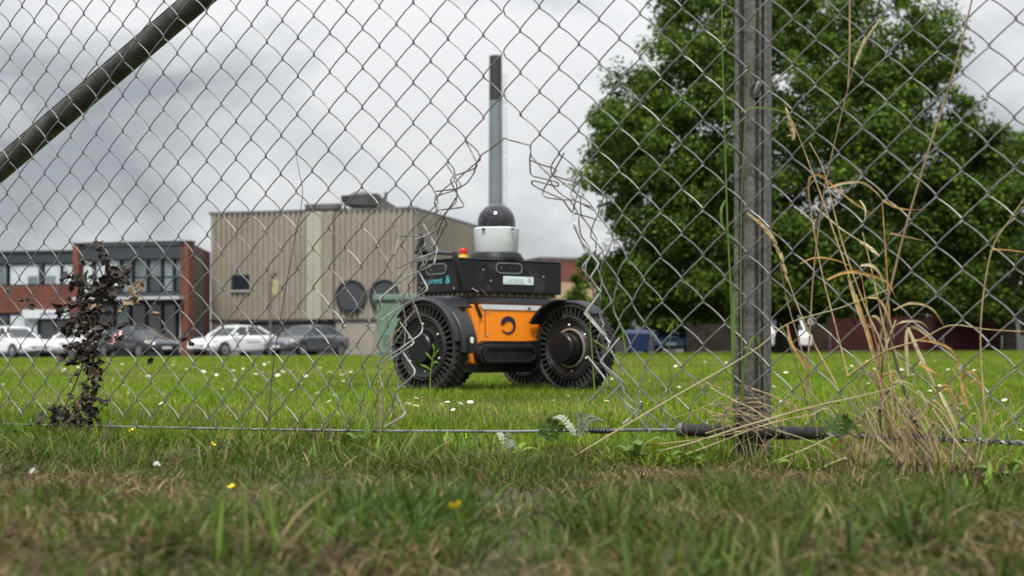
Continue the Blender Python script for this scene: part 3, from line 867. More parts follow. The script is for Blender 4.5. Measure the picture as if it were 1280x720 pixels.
# open ring emblem
def ring_emblem(cx, cy, rx, ry):
    n = 30; a0, a1 = R(175), R(-150); vs = []; fs_ = []
    for k in range(n+1):
        t = k/n; a = a0 + (a1-a0)*t
        w = .42*(math.sin(math.pi*min(1, .28 + t*.72))**.8)*(.9 if t > .05 else .75) + .06
        for rr in (1.0, 1.0 - w):
            off = .0
            x = cx + rx*rr*math.cos(a) + (1-rr)*.22*rx; y = cy + ry*rr*math.sin(a) + (1-rr)*-.18*ry
            for z in (.0012, .0035): vs.append(BF @ Vector((x, y, z)))
    for k in range(n):
        o = 4*k
        fs_ += [(o+1, o+5, o+7, o+3), (o, o+1, o+3, o+2) if k == 0 else (o+1, o, o+4, o+5), (o+2, o+3, o+7, o+6)]
    b = MB(); b.add(vs, fs_); b.build("ring_emblem", 'navy', body, T=RT)
ring_emblem(.205, .288, .043, .038)
# bumper pod
b = MB(); b.prism(stadium(.175, .164, .34, .084, 6), BF, .002, .042); pod = bevelled(b.build("bumper", 'black', body, T=RT), .006)
b = MB(); o_, i_ = stadium(.175, .165, .30, .066, 8), stadium(.175, .165, .285, .052, 8)
n = len(o_); vs, ff = [], []
for qq, zz in ((o_, .0455), (o_, .051), (i_, .051), (i_, .0455)): vs += [BF @ Vector((x, y, zz)) for x, y in qq]
for r_ in range(3):
    for i in range(n): j = (i+1) % n; ff.append((r_*n+i, r_*n+j, (r_+1)*n+j, (r_+1)*n+i))
b.add(vs, ff); b.build("bumper_trim", 'fender', pod, T=RT, smooth=40)
b = MB(); b.prism([(.03,.206),(.30,.206),(.28,.220),(.05,.220)], BF, .002, .03); b.build("bumper_lip", 'satin', pod, T=RT)
b = MB(); b.prism([(.30,.122),(.44,.122),(.44,.222),(.31,.222)], BF, .002, .03); b.build("tow_block", 'satin', body, T=RT)
# dark deck over the chassis
DK = frame((at(566, 375, 5.93).x, 5.93, 0), PHI)
b = MB(); b.prism([(-.01,.0),(.50,0),(.53,.03),(.53,.36),(.02,.40),(-.03,.36),(-.03,.02)], DK, .374, .4085)
bevelled(b.build("deck", 'deck', rob, T=RT), .010, 3)
b = MB(); b.prism([(.06,.03),(.40,.03),(.40,.30),(.06,.30)], BODY, .085, .121); b.build("belly_plate", 'satin', rob, T=RT)

# wheels
WR_, WW = .188, .085
def wheel(cx, cy, yaw, hub_len, seed, name="wheel"):
    """outer face towards local +z; axle along local z"""
    n = Vector((-math.sin(yaw), -math.cos(yaw), 0)).normalized()
    q = Matrix((( -n.y, 0, n.x, cx), (n.x, 0, n.y, cy), (0, 1, 0, WR_ + .002), (0, 0, 0, 1)))
    ex = Vector((0,0,1)).cross(n).normalized()
    q = Matrix(((ex.x, 0, n.x, cx), (ex.y, 0, n.y, cy), (0, 1, 0, WR_ + .002), (0, 0, 0, 1)))
    b = MB()   # rim: dished disc
    b.lathe([(.126,-WW*.9),(.126,-.006),(.120,-.002),(.112,-.008),(.085,-.016),(.07,-.016),(.0001,-.016)], 48, q)
    rim = b.build(name, 'rim', rob, T=RT, smooth=35)
    b = MB()   # airless tyre: outer band, inner band, fins between
    b.lathe([(WR_-.015,-.004),(WR_-.009,.0),(WR_-.002,-.004),(WR_,-.012),(WR_,-WW+.012),(WR_-.002,-WW+.004),(WR_-.009,-WW),(WR_-.015,-WW+.004),(WR_-.015,-.004)], 64, q)
    b.lathe([(.127,-.002),(.1305,.002),(.134,-.002),(.134,-WW+.002),(.127,-WW+.002),(.127,-.002)], 64, q)
    b.lathe([(.133,-.042),(WR_-.014,-.042)], 64, q)
    for k in range(42):
        a = 2*math.pi*k/42 + seed; mk = q @ Matrix.Rotation(a, 4, 'Z')
        b.prism([(.133,-.0036),(WR_-.014,-.0046),(WR_-.014,.0046),(.133,.0036)], mk, -.042, -.005)
    for k in range(42):
        for row in range(4):
            a = 2*math.pi*(k + (row % 2)*.5)/42 + seed; mk = q @ Matrix.Rotation(a, 4, 'Z')
            h1 = -.007 - row*.0195
            b.prism([(WR_-.002,-.0085),(WR_+.0055,-.006),(WR_+.0055,.006),(WR_-.002,.0085)], mk, h1 - .0155, h1)
    b.build("tyre", 'rubber', rim, T=RT, smooth=30)
    b = MB()
    b.lathe([(.066,-.016),(.066,hub_len-.006),(.061,hub_len),(.0001,hub_len)], 40, q)
    b.build("hub_motor", 'satin', rim, T=RT, smooth=35)
    b = MB()
    b.lathe([(.083,-.017),(.083,-.004),(.080,-.003),(.076,-.004),(.076,-.017)], 44, q)
    b.build("hub_ring", 'steel' if hub_len > .05 else 'rim', rim, T=RT, smooth=35)
    b = MB()
    for k in range(6):
        mk = q @ Matrix.Rotation(k*math.pi/3 + .6, 4, 'Z') @ Matrix.Translation((.098, 0, -.014))
        b.lathe([(.0055, 0), (.0055, .007), (.0035, .009), (.0001, .009)], 8, mk)
    b.build("bolt", 'steel', rim, T=RT, smooth=40)
    return q, rim
YW = R(43)
cL = at(528, 436, 5.83); cR = at(711, 436, 6.04)
qL, rimL = wheel(cL.x, cL.y, YW, .022, .0)
qR, rimR = wheel(cR.x, cR.y, YW, .058, .03)
c3 = at(656, 440, 6.78); c4 = at(545, 440, 6.6)
q3, _ = wheel(c3.x, c3.y, YW, .02, .05); q4, _ = wheel(c4.x, c4.y, YW, .02, .02)

def fender(q, a0, a1, r, z0, z1, lip, name="fender"):
    """arched guard over a wheel, angles in the wheel's plane"""
    b = MB(); n = 28; vs, ff = [], []
    prof = [(r - .002, z1 - .010), (r - .007, z1), (r - .004, z1 + .003), (r + .001, z1 + .002), (r + .006, z1 - .006), (r + .007, z0 + .01), (r + .004, z0), (r - .002, z0 + .002), (r + .002, z0 + .01)]
    m = len(prof)
    for k in range(n+1):
        a = a0 + (a1-a0)*k/n
        for (rr, zz) in prof: vs.append(q @ Vector((rr*math.cos(a), rr*math.sin(a), zz)))
    for k in range(n):
        for i in range(m):
            j = (i+1) % m; ff.append((k*m+i, k*m+j, (k+1)*m+j, (k+1)*m+i))
    ff.append(tuple(range(m))[::-1]); ff.append(tuple(range(n*m, (n+1)*m)))
    b.add(vs, ff); return b.build(name, 'fender', rob, T=RT, smooth=40)
fl = fender(qL, R(8), R(140), WR_ + .010, -WW - .01, .004, 0)
fr = fender(qR, R(46), R(152), WR_ + .008, -WW + .012, .0, 0)
fender(q3, R(10), R(170), WR_ + .010, -WW, .01, 0); fender(q4, R(10), R(170), WR_ + .010, -WW, .01, 0)
# shoulder piece with the lamp on the left guard
b = MB()
r0 = WR_ + .012
def sector(q, a0, a1, r0, r1a, r1b, z0, z1, n=10):
    poly = []
    for k in range(n+1): a = a0 + (a1-a0)*k/n; poly.append((r0*math.cos(a), r0*math.sin(a)))
    for k in range(n, -1, -1):
        a = a0 + (a1-a0)*k/n; rr = r1a + (r1b-r1a)*(k/n); poly.append((rr*math.cos(a), rr*math.sin(a)))
    return poly
b.prism(sector(qL, R(-6), R(46), r0-.004, r0+.022, r0+.012, 0, 0), qL, -.105, -.020)
sh = bevelled(b.build("lamp_housing", 'fender', fl, T=RT), .010, 3)
lp = qL @ Vector(((r0+.024)*math.cos(R(4)), (r0+.024)*math.sin(R(4)), -.06))
b = MB(); dirx = (qL.to_3x3() @ Vector((1, .0, 0))).normalized()
mm = Matrix.Translation(lp) @ dirx.to_track_quat('Z', 'Y').to_matrix().to_4x4()
b.prism([(y, x) for x, y in stadium(0, 0, .075, .040)], mm, -.006, .0015); b.build("lamp_bezel", 'satin', sh, T=RT, smooth=40)
b = MB(); b.prism([(y, x) for x, y in stadium(.016, 0, .026, .018)], mm, .0, .004); b.build("headlight", 'lens', sh, T=RT, smooth=40)
b = MB(); b.prism(sector(qL, R(56), R(98), r0-.004, r0+.006, r0+.010, 0, 0), qL, -.18, -.03)
bevelled(b.build("fender_bridge", 'fender', fl, T=RT), .006)
b = MB(); b.prism(sector(qR, R(95), R(150), r0, r0+.008, r0+.016, 0, 0), qR, -.02, .05)
bevelled(b.build("fender_bridge", 'fender', fr, T=RT), .005)
# cables and panel seams
tubepart("cable", [BXF @ Vector((.06, -.006, .44)), BXF @ Vector((.075, -.03, .425)), BXF @ Vector((.07, -.012, .405)), BXF @ Vector((.05, .02, .40))], .0045, 'satin', n=8)
tubepart("cable", [BXF @ Vector((.11, -.004, .435)), BXF @ Vector((.12, -.022, .42)), BXF @ Vector((.115, .0, .405))], .0035, 'satin', n=8)
for xx in (.075, .385):
    b = MB(); b.prism([(xx,.235),(xx+.003,.235),(xx+.003,.352),(xx,.352)], BF, .0005, .0016); b.build("panel_seam", 'satin', body, T=RT)
b = MB()
for xx, yy in ((.09,.34),(.37,.34),(.09,.245),(.37,.245)):
    b = MB(); b.lathe([(.005,0),(.004,.003),(.0001,.0035)], 8, BF @ Matrix.Translation((xx, yy, .0008))); b.build("panel_screw", 'steel', body, T=RT, smooth=40)
# axles
tubepart("axle", [qL @ Vector((0,0,-.05)), BODY @ Vector((.02,.12,.17))], .03, 'satin', n=14)
tubepart("axle", [qR @ Vector((0,0,-.05)), BODY @ Vector((.44,.12,.17))], .03, 'satin', n=14)
tubepart("axle", [q3 @ Vector((0,0,-.02)), BODY @ Vector((.40,.31,.17))], .03, 'satin', n=14)
tubepart("axle", [q4 @ Vector((0,0,-.05)), BODY @ Vector((.05,.31,.17))], .03, 'satin', n=14)

# ------------------------------------------------------------------ buildings
def wall_frame(p0, p1):
    """x along the wall from p0 to p1, y up, z out towards the camera"""
    p0, p1 = Vector((p0[0], p0[1], 0)), Vector((p1[0], p1[1], 0))
    ex = (p1-p0).normalized(); ez = ex.cross(Vector((0,0,1)))
    return Matrix(((ex.x, 0, ez.x, p0.x), (ex.y, 0, ez.y, p0.y), (0, 1, 0, 0), (0, 0, 0, 1))), (p1-p0).length
def rect(x0, x1, y0, y1): return [(x0,y0),(x1,y0),(x1,y1),(x0,y1)]

def hall():
    near = at(517, 262, 80.0); zb = gz(near.x, 80) - .1
    top = near.z
    d = Vector((-13, 3.5, 0)).normalized()
    left = None
    # length so that the far end is seen at px 264
    k = (264-640)/F
    L = (near.x - k*near.y)/(k*d.y - d.x)
    left = near + d*L; side = Vector((-d.y*-1*-1, 0, 0))
    sd = Vector((-d.y, d.x, 0)); 
    if sd.y < 0: sd = -sd
    root = empty("industrial_hall", (near.x, near.y, zb))
    tag(root, "tan metal clad windowless hall with round black vents behind the parked cars", "building")
    T = Matrix.Translation((-near.x, -near.y, -zb))
    fm, fl_ = wall_frame((left.x, left.y), (near.x, near.y))
    SL = 16.5
    far = near + sd*SL
    sm, sl_ = wall_frame((near.x, near.y), (far.x, far.y))
    zc = at(400, 399, 81.5).z            # foot of the cladding
    # core
    b = MB(); c = [left, near, far, far + (left-near)]
    b.prism([(v.x, v.y) for v in [left - sd*-.15, near - sd*-.15 - d*-.15*0, far, far + d*L]], Matrix.Identity(4), zb, top - .25)
    b.build("wall", 'clad', root, T=T)
    # ribbed cladding: real corrugation
    def ribs(m, x0, x1, y0, y1, matn, pitch=.33, name="cladding", y1b=None, base=.02):
        b = MB(); n = max(1, int((x1-x0)/pitch)); p = (x1-x0)/n; vs = []
        y1b = y1 if y1b is None else y1b
        prof = []
        for i in range(n):
            xx = x0 + i*p
            prof += [(xx, base), (xx + p*.42, base), (xx + p*.5, base + .10), (xx + p*.92, base + .10)]
        prof.append((x1, base))
        for (x, z) in prof:
            ty = y1 + (y1b-y1)*(x-x0)/(x1-x0)
            vs += [m @ Vector((x, y0, z)), m @ Vector((x, ty, z))]
        fs_ = [(2*i, 2*i+2, 2*i+3, 2*i+1) for i in range(len(prof)-1)]
        b.add(vs, fs_); return b.build(name, matn, root, T=T)
    s = fl_/(517-264)
    X = lambda px: fl_*( ((px-640)/F*near.y - (px-640)/F*0 - left.x) )   # not used
    def xw(px):
        k = (px-640)/F; e = (near-left).normalized()
        return (k*left.y - left.x)/(e.x - k*e.y)
    ribs(fm, 0, xw(383), zc, top, 'clad')
    ribs(fm, xw(384), xw(404), zc, top + .03, 'cladpale', .5, base=.14)
    ribs(fm, xw(404.5), xw(418), zc, top + .03, 'clad', .5, base=.12)
    ribs(fm, xw(418.5), fl_, zc, top + .02, 'clad')
    ribs(sm, 0, sl_, zb + .4, top, 'clad', .4)
    b = MB(); b.prism(rect(-.1, fl_+.05, top, top+.16), fm, -.3, .12); b.prism(rect(0.06, sl_, top, top+.16), sm, -.3, .1)
    b.prism(rect(xw(383), xw(425), top+.161, top+.45), fm, -.3, .22)
    b.build("parapet", 'plantgrey', root, T=T)
    # flatter roof behind
    b = MB(); b.prism([(v.x, v.y) for v in [left, near, far, far + d*L]], Matrix.Identity(4), top - .2, top - .1); b.build("roof", 'plantgrey', root, T=T)
    # plinth below the cladding
    for (p0, p1, m_) in ((264, 300, 'concrete'), (300, 338, 'darkplinth'), (338, 420, 'darkplinth'), (420, 470, 'concrete')):
        b = MB(); b.prism(rect(xw(p0), xw(p1)-.02, zb, zc-.06), fm, -.1, .01 if m_ == 'concrete' else -.05); b.build("plinth", m_, root, T=T)
    b = MB(); b.prism(rect(xw(470), fl_, zb, zc-.06), fm, -.1, .01); b.build("plinth", 'concrete', root, T=T)
    b = MB(); b.prism(rect(0, fl_, zc-.13, zc+.02), fm, -.05, .09); b.build("drip_edge", 'darkplinth', root, T=T)
    # round vents
    for px, py, r in ((440.5, 370.5, .83), (482, 370, .80)):
        x = xw(px); z = at(px, py, 81.2).z
        mm = fm @ Matrix.Translation((x, z, .13))
        b = MB(); b.lathe([(r+.10, .0), (r+.10, .16), (r, .16), (r, .05)], 36, mm); v = b.build("round_vent", 'darkframe', root, T=T, smooth=40)
        b = MB(); b.lathe([(r, .04), (.0001, .04)], 36, mm)
        for q in np.linspace(-.8, .8, 9):
            hw = math.sqrt(max(0, 1-q*q))*r*.98
            b.hexa([mm @ Vector(p) for p in ((-hw, q*r-.06, .08),(hw, q*r-.06, .08),(hw, q*r-.05, .12),(-hw, q*r-.05, .12),(-hw, q*r+.05, .05),(hw, q*r+.05, .05),(hw, q*r+.06, .07),(-hw, q*r+.06, .07))])
        b.build("louvre", 'darkframe', v, T=T)
    x0, x1 = xw(291.5), xw(312.5); z0, z1 = at(302, 364, 84).z, at(302, 345, 84).z
    b = MB(); b.prism(rect(x0, x1, z0, z1), fm, .0, .17); w = b.build("window", 'darkframe', root, T=T)
    b = MB(); b.prism(rect(x0+.08, x1-.08, z0+.08, z1-.08), fm, .05, .178); b.build("pane", 'glass', w, T=T)
    b = MB(); b.prism(rect(x0-.06, x1+.06, z0-.09, z0-.005), fm, .0, .22); b.build("sill", 'canopy', w, T=T)
    # roof plant
    pr = empty("roof_ventilator", at(462, 262, 84)); 
    tag(pr, "dark grey tapered ventilation hood on the tan hall roof", "roof vent")
    P = lambda px, py, y: at(px, py, y) - pr.location
    b = MB()
    lo = [P(447, 263, 83.2), P(480, 263, 83.2), P(484, 263, 86), P(449, 263, 86)]; up = [P(427, 255, 82.6), P(474, 257, 82.6), P(478, 256, 87), P(429, 256, 87)]
    b.hexa(lo + up); up2 = [P(426, 244.5, 82.4), P(471, 241.5, 82.4), P(476, 243, 87.2), P(429, 245.5, 87.2)]
    b.hexa([u + Vector((0, 0, .01)) for u in up] + up2); b.build("hood", 'plantgrey', pr)
    b = MB(); b.hexa([P(474.5, 261.5, 82.8), P(500, 261.5, 82.8), P(500, 261.5, 85), P(476, 261.5, 85), P(474.5, 245, 82.8), P(482, 250, 82.8), P(482, 250, 85), P(476, 245, 85)])
    b.build("duct", 'plantgrey', pr)
    b = MB(); b.hexa([P(436,243.8,83), P(464,242.0,83), P(464,242.0,86), P(436,243.8,86), P(442,240,83.4), P(460,238.5,83.4), P(460,238.5,85.6), P(442,240,85.6)]); b.build("cowl", 'plantgrey', pr)
    b = MB(); b.tube([P(482, 250, 83.5), P(482, 240, 83.5)], .09, 6); b.build("stub_pipe", 'plantgrey', pr)
hall()

def chimney():
    base = at(619.5, 440, 112); base.z = -.3
    root = empty("chimney_stack", base); tag(root, "tall slim grey factory chimney with a black top behind the robot", "chimney")
    zt = at(619, 70, 112).z - base.z; zd = at(619, 126, 112).z - base.z
    b = MB(); b.lathe([(.62, 0), (.50, zd)], 20, Matrix.Identity(4)); b.build("shaft", 'chim', root, smooth=40)
    b = MB(); b.lathe([(.505, zd+.01), (.49, zt), (.40, zt), (.40, zt-.6)], 20, Matrix.Identity(4)); b.build("black_top", 'chimtop', root, smooth=40)
    b = MB()
    for dx in (.66, .90): b.tube([(dx, -.2, 1), (dx-.08, -.2, zt-1.5)], .025, 4)
    for z in np.arange(1.5, zt-1.6, .5): b.tube([(.66, -.2, z), (.88, -.2, z)], .014, 4)
    b.build("ladder", 'chim', root)
    b = MB()
    for z in (4, 8, 12, 16, 20): b.tube([(.3, -.15, z), (.86, -.2, z)], .03, 4)
    b.build("ladder_bracket", 'chim', root)
chimney()

def office():
    # projecting two storey block
    A = at(93, 440, 78.0); B = at(237, 440, 76.2); zb = gz(A.x, 76) - .1
    root = empty("brick_office_block", (A.x, A.y, zb)); tag(root, "two storey red brick office with long dark window band beside the tan hall", "building")
    T = Matrix.Translation((-A.x, -A.y, -zb))
    fm, L = wall_frame((A.x, A.y), (B.x, B.y))
    e = (Vector((B.x, B.y, 0)) - Vector((A.x, A.y, 0))).normalized(); back = Vector((-e.y, e.x, 0))
    def xw(px):
        k = (px-640)/F; return (k*A.y - A.x)/(e.x - k*e.y)
    def zw(px, py):
        x = xw(px); y = A.y + e.y*x; return CAMZ + (HOR - py)/F*y
    top = zw(237, 303)
    b = MB(); Ab, Bb = Vector((A.x, A.y, 0)) + back*8, Vector((at(261, 440, 84).x, 84, 0))
    b.prism([(A.x + back.x*.5, A.y + back.y*.5), (B.x + back.x*.5, B.y + back.y*.5), (Bb.x, Bb.y), (Ab.x, Ab.y)], Matrix.Identity(4), zb, top-.1); b.build("inner_wall", 'darkframe', root, T=T)
    # brick end piers and flank
    for (p0, p1) in ((92, 99.5), (231.5, 237)):
        b = MB(); b.prism(rect(xw(p0), xw(p1), zb, top), fm, -.55, .12); b.build("brick_pier", 'brick', root, T=T)
    # flank on the right
    gm, GL = wall_frame((B.x, B.y), (at(262, 440, 84).x, 84))
    b = MB(); b.prism(rect(.125, GL, zb, top-.003), gm, -.5, .03); b.build("flank_wall", 'brick', root, T=T)
    b = MB()      # brick courses as shallow mortar-deep grooves: raised course bands
    for z in np.arange(zb + .15, top - .2, .225): b.prism(rect(.14, GL-.02, z, z+.16), gm, .02, .042)
    b.build("brick_course", 'brick', root, T=T)
    x0, x1 = xw(99.5)+.01, xw(231.5)-.01
    z325, z366, z373, z377 = zw(160, 324), zw(160, 366), zw(160, 371.5), zw(160, 375)
    b = MB(); b.prism(rect(x0, x1, z325, top-.06), fm, -.5, .02); b.build("fascia", 'slate', root, T=T)
    b = MB(); b.prism(rect(xw(92)-.05, xw(237)+.05, top+.003, top+.1), fm, -.6, .17); b.build("coping", 'slate', root, T=T)
    b = MB(); b.prism(rect(x0, x1, z373, z366), fm, -.5, .0); b.build("spandrel", 'slate', root, T=T)
    b = MB(); b.prism(rect(x0, x1, z377, z373-.003), fm, -.1, .75); b.build("canopy", 'canopy', root, T=T)
    panes = [(100.5,115,'blind'),(117,131,'blind'),(133,148.5,'blind'),(150,163,'greyglass'),(165.5,182,'greyglass'),(184,200,'glass'),(202,215,'greyglass'),(217,230.5,'glass')]
    for (p0, p1, m_) in panes:
        b = MB(); b.prism(rect(xw(p0), xw(p1), z366+.01, z325-.01), fm, -.35, -.22); w = b.build("window", 'darkframe', root, T=T)
        zm = z366 + (z325-z366)*.45
        for (q0, q1, mm) in ((z366+.07, zm-.05, m_), (zm+.05, z325-.07, m_ if m_ != 'glass' else 'greyglass')):
            b = MB(); b.prism(rect(xw(p0)+.07, xw(p1)-.07, q0, q1), fm, -.25, -.19); b.build("pane", mm, w, T=T)
    b = MB()
    for px in (116, 132, 149.3, 164.2, 183, 201, 216): b.prism(rect(xw(px)-.05, xw(px)+.05, z366, z325), fm, -.3, -.05)
    b.build("mullion", 'darkframe', root, T=T)
    # ground floor glazing
    gp = [(101,118,'glass'),(120,140,'glass'),(142,160,'greyglass'),(162,180,'glass'),(182,200,'glass'),(202,218,'glass'),(220.5,230.5,'blind')]
    for (p0, p1, m_) in gp:
        b = MB(); b.prism(rect(xw(p0), xw(p1), zb+.2, z377-.15), fm, -.4, -.25); w = b.build("window", 'darkframe', root, T=T)
        b = MB(); b.prism(rect(xw(p0)+.08, xw(p1)-.08, zb+.35, z377-.3), fm, -.3, -.21); b.build("pane", m_, w, T=T)
    # set back left wing
    C = at(-120, 440, 84.5); D = at(93, 440, 82.0)
    root2 = empty("brick_office_wing", (D.x, D.y, zb)); tag(root2, "lower brick office wing at far left with white window blinds and a white door sign", "building")
    T2 = Matrix.Translation((-D.x, -D.y, -zb))
    wm, WL = wall_frame((C.x, C.y), (D.x, D.y)); e2 = (Vector((D.x, D.y, 0)) - Vector((C.x, C.y, 0))).normalized()
    def xv(px):
        k = (px-640)/F; return (k*C.y - C.x)/(e2.x - k*e2.y)
    def zv(px, py):
        return CAMZ + (HOR - py)/F*(C.y + e2.y*xv(px))
    t2 = zv(46, 315.5); za, zc, zd = zv(46, 329), zv(46, 357), zv(46, 391)
    b = MB(); b.prism(rect(0, WL, zb, t2-.05), wm, -9, -.35); b.build("inner_wall", 'darkframe', root2, T=T2)
    b = MB(); b.prism(rect(0, WL, za, t2), wm, -.34, .05); b.build("fascia", 'slate', root2, T=T2)
    b = MB(); b.prism(rect(0, WL, t2+.003, t2+.10), wm, -.4, .16); b.build("coping", 'slate', root2, T=T2)
    b = MB(); b.prism(rect(0, WL, zd, zc), wm, -.34, .0); bw_ = b.build("brick_band", 'brick', root2, T=T2)
    b = MB()
    for z in np.arange(zd + .04, zc - .18, .225): b.prism(rect(.02, WL-.02, z, z+.16), wm, -.01, .014)
    b.build("brick_course", 'brick', root2, T=T2)
    for (p0, p1, m_) in ((-60,-34,'greyglass'),(-30,8,'greyglass'),(10.5,48.5,'blind'),(54,75.5,'blind'),(77.5,92,'blind')):
        b = MB(); b.prism(rect(xv(p0), xv(p1), zc+.02, za-.02), wm, -.3, -.12); w = b.build("window", 'darkframe', root2, T=T2)
        b = MB(); b.prism(rect(xv(p0)+.07, xv(p1)-.07, zc+.09, za-.09), wm, -.2, -.09); b.build("pane", m_, w, T=T2)
        if p0 in (10.5, 54):
            b = MB(); xq = xv(p0) + (xv(p1)-xv(p0))*(.62 if p0 == 10.5 else .1); b.prism(rect(xq, xq+.62, zc+.1, zc+.55), wm, -.088, -.07); b.build("opened_vent", 'greyglass', w, T=T2)
    b = MB(); b.prism(rect(xv(49.5), xv(53), zc, za), wm, -.3, .02); b.build("column", 'slate', root2, T=T2)
    for (p0, p1, m_) in ((-50,-12,'glass'),(-9,9,'glass'),(10.5,46,'blind')):
        b = MB(); b.prism(rect(xv(p0), xv(p1), zb+.3, zd-.06), wm, -.3, -.14); w = b.build("window", 'darkframe', root2, T=T2)
        b = MB(); b.prism(rect(xv(p0)+.06, xv(p1)-.06, zb+.4, zd-.14), wm, -.2, -.11); b.build("pane", m_, w, T=T2)
    b = MB(); b.prism(rect(xv(47.5), xv(88), zb+.1, zv(60, 399)), wm, -.3, -.14); dr = b.build("door", 'darkframe', root2, T=T2)
    b = MB(); b.prism(rect(xv(51), xv(66), zb+.3, zv(60, 402)), wm, -.2, -.11); b.build("pane", 'glass', dr, T=T2)
    b = MB(); b.prism(rect(xv(69), xv(85), zb+.3, zv(60, 402)), wm, -.2, -.11); b.build("pane", 'glass', dr, T=T2)
    b = MB(); b.prism(rect(xv(30), xv(88.5), zv(60, 398), zv(60, 387)), wm, .02, .22); sg = b.build("sign_board", 'white', root2, T=T2)
    b = MB()
    for k, (p0, p1) in enumerate(((52.5,55),(56,58.3),(59.3,61.5),(62.5,65.5),(66.6,69),(70,73))):
        b.prism(rect(xv(p0), xv(p1), zv(60, 394.2), zv(60, 391.4 - .5*(k % 2))), wm, .221, .23)
    b.build("faded_lettering", 'signblue', sg, T=T2)
    b = MB(); b.prism(rect(xv(88.8), WL, zb, zd-.003), wm, -.3, .0); b.build("brick_pier", 'brick', root2, T=T2)
office()

def kiosk():
    D0 = 41.0; p = at(507, 445, D0); zb = gz(p.x, D0)
    root = empty("green_kiosk", (p.x, p.y, zb), R(-12)); tag(root, "pale green electricity kiosk half hidden behind the robot's left wheel", "kiosk")
    w, h = .86, at(500, 370.5, D0).z - zb
    b = MB(); b.box(-w+.0, w+.3, -.02, 1.3, 0, h-.12); b.build("cabinet", 'green', root)
    b = MB(); b.box(-w-.09, w+.39, -.12, 1.4, h-.115, h+.06); bevelled(b.build("roof", 'green', root), .03)
    for x0, x1 in ((-w+.06, .12), (.15, w+.22)):
        b = MB(); b.box(x0, x1, -.05, -.022, .12, h-.2); d = b.build("door", 'green', root)
        b = MB()
        for z in np.linspace(.3, .62, 6): b.box(x0+.12, x1-.12, -.066, -.052, z, z+.025)
        b.build("louvre", 'green', d)
        b = MB(); b.box(x1-.08, x1-.05, -.09, -.052, h*.5, h*.5+.14); b.build("handle", 'darkframe', d)
kiosk()

def lamp_post():
    D0 = 61.0; p = at(338, 445, D0); zb = gz(p.x, D0)
    root = empty("car_park_lamp", (p.x, p.y, zb)); tag(root, "thin pole with a yellowish lamp head in front of the tan hall", "lamp post")
    ht = at(338, 352, D0).z - zb
    b = MB(); b.tube([(0,0,0),(0,0,ht)], .045, 8); b.build("pole", 'plantgrey', root, smooth=40)
    b = MB(); b.tube([(0,0,ht-.3),(.1,0,ht+.15),(.28,0,ht+.38)], .04, 6); b.build("arm", 'plantgrey', root, smooth=40)
    b = MB(); b.hexa([(.06,-.14,ht-.52),(.34,-.14,ht-.75),(.34,.14,ht-.75),(.06,.14,ht-.52),(.12,-.14,ht+.1),(.42,-.14,ht-.06),(.42,.14,ht-.06),(.12,.14,ht+.1)]); bevelled(b.build("lamp_head", 'lampglass', root), .04)
    b = MB(); b.box(.06,.24,-.12,.12,ht+.16,ht+.34); b.build("lamp_cap", 'darkframe', root)
lamp_post()

